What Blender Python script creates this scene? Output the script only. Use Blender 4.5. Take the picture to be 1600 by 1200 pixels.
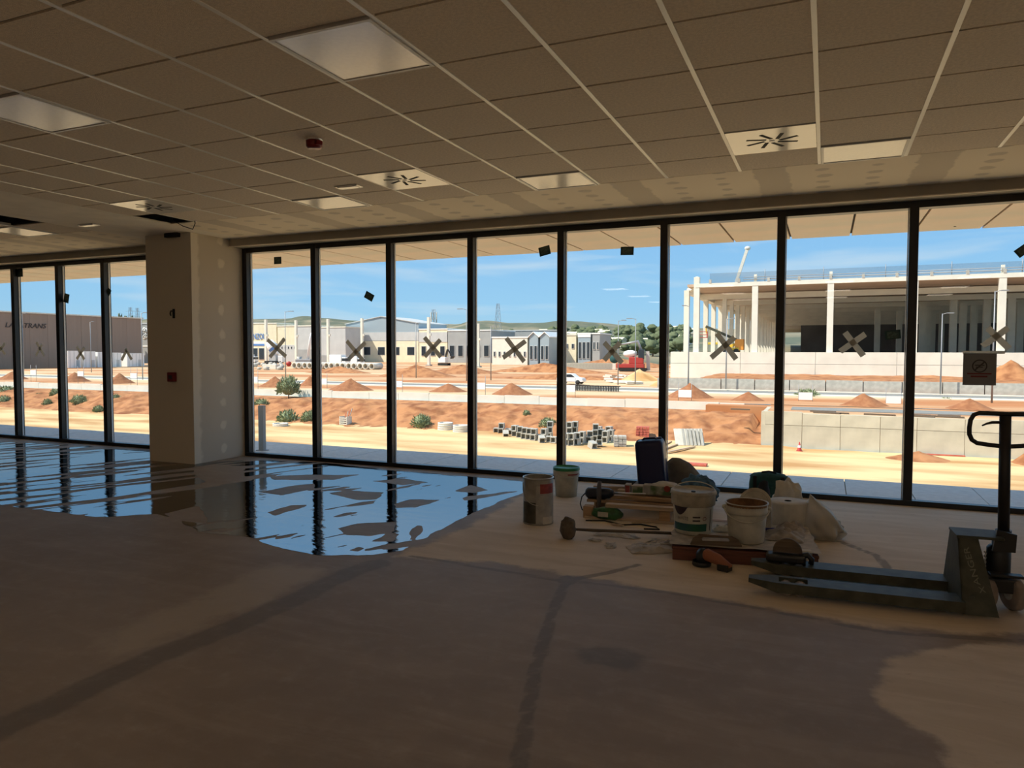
import bpy, bmesh, math, random
import numpy as np
from mathutils import Vector, Matrix, noise

random.seed(7)
scene = bpy.context.scene
for o in list(bpy.data.objects):
    bpy.data.objects.remove(o)
COL = scene.collection

# ------------------------------------------------------------------ camera
FPX, PITCH, YAW, ROLL = 1134.65, -0.0448437, -0.4081017, 0.00140884
EYE = Vector((0.0, 0.0, 1.44))
_cp, _sp, _cy, _sy = math.cos(PITCH), math.sin(PITCH), math.cos(YAW), math.sin(YAW)
FW = Vector((_sy * _cp, _cy * _cp, _sp))
_r = Vector((_cy, -_sy, 0.0))
_u = _r.cross(FW)
RT = math.cos(ROLL) * _r + math.sin(ROLL) * _u
UP = -math.sin(ROLL) * _r + math.cos(ROLL) * _u
cam_data = bpy.data.cameras.new('camera')
cam = bpy.data.objects.new('camera', cam_data)
COL.objects.link(cam)
m = Matrix((RT, UP, -FW)).transposed().to_4x4()
m.translation = EYE
cam.matrix_world = m
cam_data.sensor_width = 36.0
cam_data.lens = 36.0 * FPX / 1600.0
cam_data.clip_start = 0.05
cam_data.clip_end = 6000.0
scene.camera = cam

# ------------------------------------------------------------------ sky, sun, exposure
world = bpy.data.worlds.new('world')
scene.world = world
world.use_nodes = True
wn, wl = world.node_tree.nodes, world.node_tree.links
wn.clear()
w_out = wn.new('ShaderNodeOutputWorld')
w_bg = wn.new('ShaderNodeBackground')
w_tc = wn.new('ShaderNodeTexCoord')
w_sep = wn.new('ShaderNodeSeparateXYZ')
wl.new(w_tc.outputs['Generated'], w_sep.inputs[0])
w_ramp = wn.new('ShaderNodeValToRGB')
wl.new(w_sep.outputs['Z'], w_ramp.inputs[0])
cr = w_ramp.color_ramp
cr.elements[0].position = 0.0
cr.elements[0].color = (0.50, 0.74, 0.86, 1)
cr.elements[1].position = 1.0
cr.elements[1].color = (0.26, 0.47, 0.76, 1)
e = cr.elements.new(0.06); e.color = (0.36, 0.68, 0.97, 1)
e = cr.elements.new(0.16); e.color = (0.27, 0.58, 0.96, 1)
e = cr.elements.new(0.45); e.color = (0.25, 0.52, 0.90, 1)
w_map = wn.new('ShaderNodeMapping')
w_map.inputs['Scale'].default_value = (3.0, 3.0, 26.0)
wl.new(w_tc.outputs['Generated'], w_map.inputs[0])
w_noise = wn.new('ShaderNodeTexNoise')
w_noise.inputs['Scale'].default_value = 1.6
w_noise.inputs['Detail'].default_value = 6.0
w_noise.inputs['Distortion'].default_value = 0.4
wl.new(w_map.outputs[0], w_noise.inputs[0])
w_cr = wn.new('ShaderNodeMapRange')
w_cr.inputs[1].default_value = 0.5
w_cr.inputs[2].default_value = 0.78
w_cr.inputs[3].default_value = 0.0
w_cr.inputs[4].default_value = 0.55
wl.new(w_noise.outputs[0], w_cr.inputs[0])
w_mix = wn.new('ShaderNodeMixRGB')
w_mix.inputs[2].default_value = (0.78, 0.88, 0.93, 1)
wl.new(w_cr.outputs[0], w_mix.inputs[0])
wl.new(w_ramp.outputs[0], w_mix.inputs[1])
wl.new(w_mix.outputs[0], w_bg.inputs[0])
w_bg.inputs[1].default_value = 0.59
wl.new(w_bg.outputs[0], w_out.inputs[0])

sun_data = bpy.data.lights.new('sun', 'SUN')
sun_data.energy = 3.9
sun_data.color = (1.0, 0.93, 0.82)
sun_data.angle = 0.0093
sun = bpy.data.objects.new('sun', sun_data)
COL.objects.link(sun)
sun.rotation_euler = Vector((0.62, 0.47, -0.95)).to_track_quat('-Z', 'Y').to_euler()

vs = scene.view_settings
vs.view_transform = 'Standard'
vs.look = 'None'
vs.gamma = 1.0
vs.use_curve_mapping = False
vs.exposure = 0.72

# ------------------------------------------------------------------ helpers
def ray(px, py):
    return RT * ((px - 800) / FPX) - UP * ((py - 600) / FPX) + FW
def at_z(px, py, z):
    d = ray(px, py); return EYE + d * ((z - EYE.z) / d.z)
def at_y(px, py, Y):
    d = ray(px, py); return EYE + d * (Y / d.y)
def at_s(px, s, z):
    """point at horizontal distance s along the bearing of pixel column px"""
    d = ray(px, 549); h = math.hypot(d.x, d.y)
    return Vector((d.x / h * s, d.y / h * s, z))
def s_of(px, py, z):
    p = at_z(px, py, z); return math.hypot(p.x, p.y)
def lerp_tab(tab, x):
    xs = [t[0] for t in tab]; ys = [t[1] for t in tab]
    return float(np.interp(x, xs, ys))

class MB:
    def __init__(self):
        self.v = []; self.f = []; self.sm = []
    def add(self, vs_, fs_, smooth=False, M=None):
        o = len(self.v)
        for p in vs_:
            p = Vector(p)
            self.v.append(M @ p if M is not None else p)
        for q in fs_:
            self.f.append(tuple(i + o for i in q)); self.sm.append(smooth)
        return self
    def box(self, x0, x1, y0, y1, z0, z1, M=None):
        vs_ = [(x, y, z) for z in (z0, z1) for y in (y0, y1) for x in (x0, x1)]
        return self.add(vs_, [(0, 2, 3, 1), (4, 5, 7, 6), (0, 1, 5, 4), (2, 6, 7, 3), (0, 4, 6, 2), (1, 3, 7, 5)], False, M)
    def bar(self, a, b, w, h, up=(0, 0, 1)):
        """square bar from a to b"""
        a = Vector(a); b = Vector(b); t = (b - a).normalized(); up = Vector(up)
        if abs(t.dot(up)) > 0.99: up = Vector((0, 1, 0))
        s = t.cross(up).normalized(); u2 = s.cross(t)
        vs_ = []
        for p in (a, b):
            for i, j in ((-1, -1), (1, -1), (1, 1), (-1, 1)):
                vs_.append(p + s * (i * w / 2) + u2 * (j * h / 2))
        return self.add(vs_, [(3, 2, 1, 0), (4, 5, 6, 7), (0, 1, 5, 4), (1, 2, 6, 5), (2, 3, 7, 6), (3, 0, 4, 7)])
    def tube(self, pts, r, n=10, caps=True, closed=False, M=None):
        pts = [Vector(p) for p in pts]; N = len(pts)
        rr = r if isinstance(r, (list, tuple)) else [r] * N
        vs_ = []; prev = None
        for i, p in enumerate(pts):
            if closed: t = pts[(i + 1) % N] - pts[i - 1]
            else: t = pts[min(i + 1, N - 1)] - pts[max(i - 1, 0)]
            t.normalize()
            if prev is None:
                a = Vector((0, 0, 1)) if abs(t.z) < 0.9 else Vector((1, 0, 0))
                s = t.cross(a).normalized()
            else:
                s = (prev - t * prev.dot(t)).normalized()
            prev = s; q = t.cross(s)
            for k in range(n):
                a = 2 * math.pi * k / n
                vs_.append(p + (s * math.cos(a) + q * math.sin(a)) * rr[i])
        fs_ = []
        for i in range(N if closed else N - 1):
            j = (i + 1) % N
            for k in range(n):
                l = (k + 1) % n
                fs_.append((i * n + k, i * n + l, j * n + l, j * n + k))
        self.add(vs_, fs_, True, M)
        if caps and not closed:
            o = len(self.v) - len(vs_)
            self.f.append(tuple(o + k for k in reversed(range(n)))); self.sm.append(False)
            self.f.append(tuple(o + (N - 1) * n + k for k in range(n))); self.sm.append(False)
        return self
    def lathe(self, prof, n=32, M=None, a0=0.0, a1=2 * math.pi, smooth=True, caps=False):
        full = abs(a1 - a0 - 2 * math.pi) < 1e-6
        cnt = n if full else n + 1
        vs_ = []
        for r, z in prof:
            for k in range(cnt):
                a = a0 + (a1 - a0) * k / n
                vs_.append((r * math.cos(a), r * math.sin(a), z))
        fs_ = []
        for i in range(len(prof) - 1):
            for k in range(n):
                l = (k + 1) % cnt
                fs_.append((i * cnt + k, i * cnt + l, (i + 1) * cnt + l, (i + 1) * cnt + k))
        if caps and full:
            if prof[0][0] > 1e-5: fs_.append(tuple(reversed(range(cnt))))
            if prof[-1][0] > 1e-5: fs_.append(tuple((len(prof) - 1) * cnt + k for k in range(cnt)))
        return self.add(vs_, fs_, smooth, M)
    def prism(self, poly, z0, z1, M=None):
        n = len(poly)
        vs_ = [(x, y, z0) for x, y in poly] + [(x, y, z1) for x, y in poly]
        fs_ = [tuple(reversed(range(n))), tuple(range(n, 2 * n))] + [(i, (i + 1) % n, (i + 1) % n + n, i + n) for i in range(n)]
        return self.add(vs_, fs_, False, M)
    def blob(self, c, r, nu=18, nv=10, amp=0.0, freq=3.0, seed=0.0, zmin=None):
        c = Vector(c); vs_ = []
        for j in range(nv + 1):
            th = math.pi * j / nv
            for i in range(nu):
                ph = 2 * math.pi * i / nu
                d = Vector((math.sin(th) * math.cos(ph), math.sin(th) * math.sin(ph), math.cos(th)))
                k = 1 + amp * noise.noise(d * freq + Vector((seed, seed * 1.7, 0)))
                p = c + Vector((d.x * r[0] * k, d.y * r[1] * k, d.z * r[2] * k))
                if zmin is not None and p.z < zmin: p.z = zmin
                vs_.append(p)
        fs_ = []
        for j in range(nv):
            for i in range(nu):
                k = (i + 1) % nu
                fs_.append((j * nu + i, (j + 1) * nu + i, (j + 1) * nu + k, j * nu + k))
        return self.add(vs_, fs_, True)
    def grid(self, fn, nu, nv, smooth=True):
        vs_ = [fn(i / nu, j / nv) for j in range(nv + 1) for i in range(nu + 1)]
        fs_ = [(j * (nu + 1) + i, j * (nu + 1) + i + 1, (j + 1) * (nu + 1) + i + 1, (j + 1) * (nu + 1) + i) for j in range(nv) for i in range(nu)]
        return self.add(vs_, fs_, smooth)
    def mesh(self, name):
        me = bpy.data.meshes.new(name)
        me.from_pydata([tuple(p) for p in self.v], [], self.f)
        me.polygons.foreach_set('use_smooth', self.sm)
        me.update()
        return me

def obj(name, mb, material, parent=None, bevel=0.0, seg=2, fix=False):
    me = mb.mesh(name) if isinstance(mb, MB) else mb
    if fix:
        bm = bmesh.new(); bm.from_mesh(me)
        bmesh.ops.remove_doubles(bm, verts=bm.verts, dist=1e-5)
        bmesh.ops.recalc_face_normals(bm, faces=bm.faces)
        bm.to_mesh(me); bm.free()
    o = bpy.data.objects.new(name, me)
    COL.objects.link(o)
    if material is not None and not me.materials:
        me.materials.append(material)
    if parent is not None: o.parent = parent
    if bevel > 0:
        md = o.modifiers.new('bevel', 'BEVEL'); md.width = bevel; md.segments = seg; md.limit_method = 'ANGLE'
    return o
def tag(o, label, cat, group=None, kind=None):
    o['label'] = label; o['category'] = cat
    if group: o['group'] = group
    if kind: o['kind'] = kind
    return o
def struct(o, label=None, cat=None):
    o['kind'] = 'structure'
    if label: o['label'] = label
    if cat: o['category'] = cat
    return o
def thing(name, label, cat, loc=(0, 0, 0), rz=0.0, group=None, rot=None):
    o = bpy.data.objects.new(name, None); COL.objects.link(o)
    o.empty_display_size = 0.1
    o.location = loc; o.rotation_euler = rot if rot else (0, 0, rz)
    return tag(o, label, cat, group)
def dup(root, loc, rz=0.0, label=None, scale=None):
    r = root.copy(); COL.objects.link(r); r.location = loc
    r.rotation_euler = (root.rotation_euler[0], root.rotation_euler[1], rz)
    if scale: r.scale = scale
    if label: r['label'] = label
    for ch in list(root.children):
        c = ch.copy(); COL.objects.link(c); c.parent = r
        for g in ch.children:
            d = g.copy(); COL.objects.link(d); d.parent = c
    return r
def text_mesh(txt, size, depth=0.002, shear=0.0, name='lettering'):
    cu = bpy.data.curves.new(name, 'FONT'); cu.body = txt; cu.size = size; cu.extrude = depth
    cu.align_x = 'CENTER'; cu.align_y = 'CENTER'; cu.shear = shear; cu.resolution_u = 3
    t = bpy.data.objects.new(name, cu); COL.objects.link(t)
    dg = bpy.context.evaluated_depsgraph_get()
    me = bpy.data.meshes.new_from_object(t.evaluated_get(dg))
    me.name = name
    bpy.data.objects.remove(t); me.materials.clear()
    return me
ORD = ['first', 'second', 'third', 'fourth', 'fifth', 'sixth', 'seventh', 'eighth', 'ninth', 'tenth', 'eleventh', 'twelfth',
       'thirteenth', 'fourteenth', 'fifteenth', 'sixteenth', 'seventeenth', 'eighteenth', 'nineteenth', 'twentieth',
       'twenty-first', 'twenty-second', 'twenty-third', 'twenty-fourth', 'twenty-fifth', 'twenty-sixth', 'twenty-seventh', 'twenty-eighth']

# ------------------------------------------------------------------ materials
def mat(name, col, rough=0.6, vary=0.0, scale=8.0, bump=0.0, bscale=None, metal=0.0, spec=0.5, col2=None, stretch=(1, 1, 1), detail=5.0, lo=0.35, hi=0.65, coat=0.0, trans=0.0, alpha=1.0, ior=1.5):
    M = bpy.data.materials.new(name); M.use_nodes = True
    nt = M.node_tree; b = nt.nodes['Principled BSDF']
    b.inputs['Roughness'].default_value = rough
    b.inputs['Metallic'].default_value = metal
    b.inputs['IOR'].default_value = ior
    b.inputs['Specular IOR Level'].default_value = spec
    b.inputs['Coat Weight'].default_value = coat
    b.inputs['Transmission Weight'].default_value = trans
    b.inputs['Alpha'].default_value = alpha
    c1 = (*col, 1)
    b.inputs['Base Color'].default_value = c1
    if vary > 0 or col2 is not None or bump > 0:
        tc = nt.nodes.new('ShaderNodeTexCoord'); mp = nt.nodes.new('ShaderNodeMapping')
        mp.inputs['Scale'].default_value = stretch
        nt.links.new(tc.outputs['Object'], mp.inputs[0])
    if vary > 0 or col2 is not None:
        n = nt.nodes.new('ShaderNodeTexNoise'); n.inputs['Scale'].default_value = scale; n.inputs['Detail'].default_value = detail
        nt.links.new(mp.outputs[0], n.inputs[0])
        r = nt.nodes.new('ShaderNodeValToRGB'); nt.links.new(n.outputs[0], r.inputs[0])
        r.color_ramp.elements[0].position = lo; r.color_ramp.elements[1].position = hi
        if col2 is None:
            r.color_ramp.elements[0].color = (*[c * (1 - vary) for c in col], 1)
            r.color_ramp.elements[1].color = (*[min(1, c * (1 + vary)) for c in col], 1)
        else:
            r.color_ramp.elements[0].color = c1; r.color_ramp.elements[1].color = (*col2, 1)
        nt.links.new(r.outputs[0], b.inputs['Base Color'])
    if bump > 0:
        n2 = nt.nodes.new('ShaderNodeTexNoise'); n2.inputs['Scale'].default_value = bscale or scale * 3; n2.inputs['Detail'].default_value = 6
        nt.links.new(mp.outputs[0], n2.inputs[0])
        bp = nt.nodes.new('ShaderNodeBump'); bp.inputs['Strength'].default_value = bump; bp.inputs['Distance'].default_value = 0.02
        nt.links.new(n2.outputs[0], bp.inputs['Height']); nt.links.new(bp.outputs[0], b.inputs['Normal'])
    return M
MT = {}
def M_(name, *a, **k):
    if name not in MT: MT[name] = mat(name, *a, **k)
    return MT[name]
M_('ceiling_tile', (0.80, 0.69, 0.55), 0.9, 0.08, 60, 0.25, 180)
M_('runner_white', (0.90, 0.86, 0.78), 0.3, ior=1.9)
M_('tee_dark', (0.05, 0.042, 0.035), 0.8)
M_('panel_white', (0.92, 0.88, 0.80), 0.16, ior=4.0)
M_('panel_diffuser', (0.92, 0.88, 0.80), 0.20, 0.03, 40, ior=4.0)
M_('panel_frame', (0.72, 0.70, 0.66), 0.35)
M_('slot_black', (0.01, 0.01, 0.01), 0.8)
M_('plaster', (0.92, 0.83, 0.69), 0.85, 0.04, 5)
M_('wall_paint', (0.74, 0.70, 0.63), 0.9, 0.05, 3)
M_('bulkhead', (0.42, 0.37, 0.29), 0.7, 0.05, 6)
M_('frame_black', (0.012, 0.012, 0.013), 0.35)
M_('alu', (0.75, 0.76, 0.78), 0.3, metal=0.6)
M_('spacer_white', (0.80, 0.81, 0.82), 0.4)
M_('void_dark', (0.03, 0.028, 0.026), 0.9)
M_('slab_grey', (0.72, 0.72, 0.70), 0.75, 0.08, 12, 0.1, 60)
M_('soffit_wood', (0.95, 0.70, 0.52), 0.35, col2=(0.80, 0.66, 0.50), scale=1.2, stretch=(1, 2, 1))
M_('sand', (0.72, 0.53, 0.27), 0.95, col2=(0.47, 0.25, 0.09), scale=0.20, stretch=(0.5, 1.8, 1), lo=0.40, hi=0.66, detail=9, bump=0.6, bscale=2.0)
M_('soil', (0.25, 0.09, 0.032), 0.95, col2=(0.47, 0.215, 0.088), scale=0.8, detail=12, lo=0.32, hi=0.58, bump=1.0, bscale=1.6)
M_('soil_heap', (0.28, 0.105, 0.042), 0.95, col2=(0.38, 0.165, 0.07), scale=2.2, detail=8, bump=0.9, bscale=5)
M_('yard', (0.66, 0.48, 0.28), 0.95, col2=(0.48, 0.20, 0.075), scale=0.045, stretch=(0.6, 2.2, 1), lo=0.40, hi=0.60, detail=10, bump=0.6, bscale=1.0)
M_('concrete_pale', (0.72, 0.68, 0.58), 0.85, 0.08, 1.5, 0.1, 12)
M_('concrete_wall', (0.56, 0.51, 0.39), 0.85, 0.10, 0.8, 0.1, 10)
M_('concrete_grey', (0.48, 0.46, 0.40), 0.9, 0.12, 2.0, 0.2, 10)
M_('concrete_white', (0.80, 0.77, 0.65), 0.8, 0.05, 0.6)
M_('asphalt', (0.25, 0.25, 0.23), 0.9, 0.1, 2.0)
M_('kerb', (0.76, 0.70, 0.56), 0.9, 0.06, 1.0)
M_('white_paint', (0.88, 0.88, 0.85), 0.5)
M_('cream_panel', (0.82, 0.74, 0.52), 0.7, 0.05, 0.5)
M_('grey_panel', (0.36, 0.37, 0.36), 0.6, 0.06, 0.3)
M_('grey_light', (0.55, 0.56, 0.54), 0.6, 0.05, 0.3)
M_('grey_blue', (0.34, 0.42, 0.46), 0.5)
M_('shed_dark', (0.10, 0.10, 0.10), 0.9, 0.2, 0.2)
M_('sticker_print', (0.10, 0.15, 0.13), 0.6, 0.4, 60)
M_('dark_glass', (0.03, 0.04, 0.05), 0.15)
M_('roof_brown', (0.52, 0.37, 0.26), 0.8, 0.12, 0.4, stretch=(0.1, 3, 1))
M_('clad_brown', (0.30, 0.215, 0.16), 0.7, 0.06, 0.3, stretch=(6, 6, 0.1))
M_('steel_grey', (0.30, 0.31, 0.32), 0.5, metal=0.3)
M_('bush', (0.16, 0.20, 0.10), 0.8, col2=(0.30, 0.34, 0.18), scale=3)
M_('tree', (0.075, 0.105, 0.05), 0.9, col2=(0.15, 0.175, 0.085), scale=0.35)
M_('hill', (0.105, 0.12, 0.075), 0.95, col2=(0.30, 0.25, 0.16), scale=0.018, detail=10, lo=0.45, hi=0.68)
M_('bark', (0.18, 0.12, 0.08), 0.9)
M_('red_paint', (0.45, 0.05, 0.04), 0.5)
M_('brick_red', (0.50, 0.12, 0.08), 0.85, 0.15, 6)
M_('orange_paint', (0.85, 0.33, 0.05), 0.5)
M_('yellow_paint', (0.80, 0.52, 0.05), 0.5)
M_('blue_print', (0.10, 0.25, 0.60), 0.6)
M_('rubber', (0.02, 0.02, 0.02), 0.8)
M_('print_red', (0.20, 0.03, 0.03), 0.7)
M_('print_dark', (0.05, 0.04, 0.04), 0.7)
M_('jack_green', (0.075, 0.078, 0.055), 0.55, 0.25, 14, spec=0.3)
M_('jack_black', (0.018, 0.018, 0.018), 0.45)
M_('jack_print', (0.24, 0.24, 0.18), 0.6)
M_('wheel_tan', (0.32, 0.26, 0.22), 0.6, 0.2, 12)
M_('steel_bright', (0.62, 0.61, 0.58), 0.35, metal=0.8)
M_('can_grey', (0.32, 0.30, 0.26), 0.5, 0.25, 9, metal=0.2)
M_('can_label', (0.40, 0.38, 0.34), 0.6, 0.15, 14)
M_('can_label_dark', (0.05, 0.048, 0.035), 0.6, 0.4, 20)
M_('label_red', (0.34, 0.06, 0.05), 0.6, 0.3, 20)
M_('bucket_white', (0.55, 0.52, 0.43), 0.5, 0.15, 10)
M_('bucket_dirty', (0.46, 0.41, 0.31), 0.7, 0.2, 12)
M_('lid_green', (0.03, 0.26, 0.10), 0.4)
M_('label_blue', (0.02, 0.06, 0.16), 0.5, col2=(0.02, 0.12, 0.06), scale=4)
M_('label_purple', (0.035, 0.02, 0.03), 0.5)
M_('mud_brown', (0.24, 0.12, 0.05), 0.85, 0.35, 18)
M_('jerry_blue', (0.008, 0.012, 0.07), 0.35)
M_('paper_white', (0.62, 0.58, 0.50), 0.9, 0.06, 20)
M_('paper_old', (0.50, 0.44, 0.36), 0.9, 0.2, 12)
M_('wood', (0.42, 0.27, 0.15), 0.75, 0.18, 4, stretch=(1, 14, 14))
M_('wood_pale', (0.55, 0.41, 0.27), 0.75, 0.15, 4, stretch=(1, 14, 14))
M_('wood_red', (0.15, 0.05, 0.03), 0.6, 0.2, 5, stretch=(1, 12, 12))
M_('wood_dark', (0.14, 0.10, 0.065), 0.8, 0.2, 6, stretch=(1, 10, 10))
M_('teal_cloth', (0.02, 0.085, 0.085), 0.85, 0.2, 12)
M_('black_cloth', (0.02, 0.02, 0.022), 0.9)
M_('sack_grey', (0.16, 0.145, 0.115), 0.9, 0.2, 12)
M_('cloth_blue', (0.07, 0.16, 0.26), 0.8, 0.5, 16)
M_('bag_print', (0.42, 0.42, 0.34), 0.6, col2=(0.07, 0.13, 0.05), scale=7, lo=0.42, hi=0.55)
M_('rag', (0.36, 0.31, 0.26), 0.95, 0.25, 14)
M_('stone_brown', (0.13, 0.10, 0.07), 0.95, 0.3, 18, 0.5, 40)
M_('tool_orange', (0.34, 0.12, 0.06), 0.5)
M_('call_red', (0.22, 0.01, 0.012), 0.3)
M_('tyre', (0.03, 0.03, 0.03), 0.8)

def glass_mat():
    M = bpy.data.materials.new('window_glass'); M.use_nodes = True
    nt = M.node_tree; nt.nodes.clear()
    out = nt.nodes.new('ShaderNodeOutputMaterial')
    tr = nt.nodes.new('ShaderNodeBsdfTransparent'); tr.inputs[0].default_value = (0.985, 0.99, 0.985, 1)
    gl = nt.nodes.new('ShaderNodeBsdfGlossy'); gl.inputs['Roughness'].default_value = 0.0
    lw = nt.nodes.new('ShaderNodeLayerWeight'); lw.inputs[0].default_value = 0.5
    pw = nt.nodes.new('ShaderNodeMath'); pw.operation = 'POWER'; pw.inputs[1].default_value = 5.0
    nt.links.new(lw.outputs['Facing'], pw.inputs[0])
    fr = nt.nodes.new('ShaderNodeMath'); fr.operation = 'MULTIPLY_ADD'; fr.inputs[1].default_value = 0.9; fr.inputs[2].default_value = 0.02
    nt.links.new(pw.outputs[0], fr.inputs[0])
    mx = nt.nodes.new('ShaderNodeMixShader')
    nt.links.new(fr.outputs[0], mx.inputs[0]); nt.links.new(tr.outputs[0], mx.inputs[1]); nt.links.new(gl.outputs[0], mx.inputs[2])
    nt.links.new(mx.outputs[0], out.inputs[0])
    return M
MT['glass'] = glass_mat()
def fill_glow_mat():  # glow of the fill panels added out of view
    M = bpy.data.materials.new('fill_glow'); M.use_nodes = True
    b = M.node_tree.nodes['Principled BSDF']; b.inputs['Base Color'].default_value = (0.8, 0.8, 0.78, 1)
    b.inputs['Emission Color'].default_value = (1.0, 0.84, 0.66, 1); b.inputs['Emission Strength'].default_value = 4.4
    return M
MT['fill_glow'] = fill_glow_mat()
def film_mat(name, col, opac, rough):
    M = bpy.data.materials.new(name); M.use_nodes = True
    nt = M.node_tree; b = nt.nodes['Principled BSDF']
    b.inputs['Base Color'].default_value = (*col, 1); b.inputs['Roughness'].default_value = rough
    out = nt.nodes['Material Output']
    tr = nt.nodes.new('ShaderNodeBsdfTransparent'); mx = nt.nodes.new('ShaderNodeMixShader'); mx.inputs[0].default_value = opac
    nt.links.new(tr.outputs[0], mx.inputs[1]); nt.links.new(b.outputs[0], mx.inputs[2]); nt.links.new(mx.outputs[0], out.inputs[0])
    return M
def thin_mat(name, col, tr_col, fac):
    M = bpy.data.materials.new(name); M.use_nodes = True
    nt = M.node_tree; b = nt.nodes['Principled BSDF']; b.inputs['Roughness'].default_value = 0.8
    out = nt.nodes['Material Output']
    tc = nt.nodes.new('ShaderNodeTexCoord'); n = nt.nodes.new('ShaderNodeTexNoise'); n.inputs['Scale'].default_value = 40
    nt.links.new(tc.outputs['Object'], n.inputs[0])
    mxc = nt.nodes.new('ShaderNodeMixRGB'); mxc.inputs[1].default_value = (*[c * 0.8 for c in col], 1); mxc.inputs[2].default_value = (*col, 1)
    nt.links.new(n.outputs[0], mxc.inputs[0]); nt.links.new(mxc.outputs[0], b.inputs['Base Color'])
    tl = nt.nodes.new('ShaderNodeBsdfTranslucent'); tl.inputs[0].default_value = (*tr_col, 1)
    mx = nt.nodes.new('ShaderNodeMixShader'); mx.inputs[0].default_value = fac
    nt.links.new(b.outputs[0], mx.inputs[1]); nt.links.new(tl.outputs[0], mx.inputs[2]); nt.links.new(mx.outputs[0], out.inputs[0])
    return M
MT['tape'] = thin_mat('tape', (0.50, 0.48, 0.43), (0.66, 0.63, 0.56), 0.65)
MT['paper_grey'] = thin_mat('paper_grey', (0.36, 0.34, 0.31), (0.24, 0.22, 0.20), 0.55)
MT['sticker'] = thin_mat('sticker', (0.05, 0.09, 0.075), (0.10, 0.15, 0.13), 0.5)
MT['plastic_film'] = film_mat('plastic_film', (0.62, 0.58, 0.50), 0.72, 0.25)
MT['mesh_net'] = film_mat('safety_net', (0.16, 0.20, 0.24), 0.22, 0.9)
# ================================================================== ROOM
CEIL = 2.925
GX0, GY0, T = -2.478, 3.3665, 0.6
YW = 7.68            # inner face of the window frames
ROOM = (-26.0, 13.0, -8.0)   # left, right, back
X_STRIP0, X_STRIP1 = -8.35, -7.08   # plasterboard strip over the pillar
Y_SOF, Y_BULK = 6.29, 7.45

# ---- floor
def pt_seg(P, a, b):
    a = np.array(a); b = np.array(b); ab = b - a
    t = np.clip(((P - a) @ ab) / (ab @ ab), 0, 1)
    return np.linalg.norm(P - (a + t[:, None] * ab), axis=1)
def sd_poly(P, poly):
    d = np.full(len(P), 1e9); ins = np.zeros(len(P), bool)
    n = len(poly)
    for i in range(n):
        a, b = poly[i], poly[(i + 1) % n]
        d = np.minimum(d, pt_seg(P, a, b))
        c = (a[1] > P[:, 1]) != (b[1] > P[:, 1])
        with np.errstate(divide='ignore', invalid='ignore'):
            xi = (b[0] - a[0]) * (P[:, 1] - a[1]) / (b[1] - a[1] + 1e-12) + a[0]
        ins ^= c & (P[:, 0] < xi)
    return np.where(ins, d, -d)
def fl(pxs):
    return [tuple(at_z(x, y, 0.0)[:2]) for x, y in pxs]
def d_line(P, pts):
    d = np.full(len(P), 1e9)
    for a, b in zip(pts[:-1], pts[1:]): d = np.minimum(d, pt_seg(P, a, b))
    return d
gx = np.concatenate([np.linspace(ROOM[0], -13, 12)[:-1], np.arange(-13, 3.2, 0.05), np.linspace(3.2, ROOM[1], 8)])
gy = np.concatenate([np.linspace(ROOM[2], 1.2, 9)[:-1], np.arange(1.2, 8.0, 0.05), [8.0]])
GXX, GYY = np.meshgrid(gx, gy)
FP = np.stack([GXX.ravel(), GYY.ravel()], 1)
dry_main = sd_poly(FP, fl([(600, 872), (700, 835), (817, 772), (830, 750), (900, 742), (1214, 760), (1420, 782), (1700, 812), (1900, 900), (1700, 1003), (1560, 992), (1380, 985), (1180, 948), (1030, 925), (900, 900), (760, 880)]))
dry_patch = sd_poly(FP, fl([(1800, 985), (1600, 1003), (1440, 1012), (1385, 1030), (1362, 1058), (1362, 1085), (1385, 1112), (1420, 1135), (1470, 1170), (1480, 1260), (1900, 1260)]))
light_l = sd_poly(FP, fl([(540, 885), (440, 940), (330, 985), (200, 1035), (120, 1060), (160, 985), (330, 920), (430, 872)]))
A_dry = np.clip(np.maximum(dry_main * 1.6, dry_patch * 2.2), -1, 1)
A_light = np.clip(light_l * 2.0, -1, 1)
bands = [(fl([(590, 880), (545, 895), (470, 932), (350, 985), (230, 1030), (100, 1092), (-60, 1165)]), 0.12),
         (fl([(888, 902), (862, 960), (835, 1050), (800, 1260)]), 0.045),
         (fl([(640, 868), (760, 888), (880, 908), (950, 895), (1000, 882)]), 0.035),
         (fl([(890, 908), (1040, 925), (1180, 950), (1380, 988), (1700, 1008)]), 0.035),
         (fl([(1312, 846), (1370, 868), (1405, 908)]), 0.04)]
A_band = np.full(len(FP), -1.0)
for pts, hw in bands:
    A_band = np.maximum(A_band, 1 - d_line(FP, pts) / hw)
blot = fl([(880, 1010), (940, 1000), (1000, 1012), (1050, 1030), (1010, 1040), (1000, 1060), (950, 1050), (900, 1040)])
A_band = np.maximum(A_band, np.clip(sd_poly(FP, blot) * 6 - 0.1, -1, 0.6))
ringc = np.array(at_z(915, 1098, 0)[:2])
A_band = np.maximum(A_band, 0.35 - np.abs(np.linalg.norm(FP - ringc, axis=1) - 0.085) / 0.03)
nx, ny = len(gx), len(gy)
fme = bpy.data.meshes.new('floor')
idx = np.arange(nx * ny).reshape(ny, nx)
quads = np.stack([idx[:-1, :-1], idx[:-1, 1:], idx[1:, 1:], idx[1:, :-1]], -1).reshape(-1, 4)
fme.from_pydata(np.column_stack([FP, np.zeros(len(FP))]).tolist(), [], quads.tolist())
for nm, arr in (('dry', A_dry), ('light', A_light), ('band', np.clip(A_band, -1, 1))):
    at = fme.attributes.new(nm, 'FLOAT', 'POINT'); at.data.foreach_set('value', arr.astype(np.float32))
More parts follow.
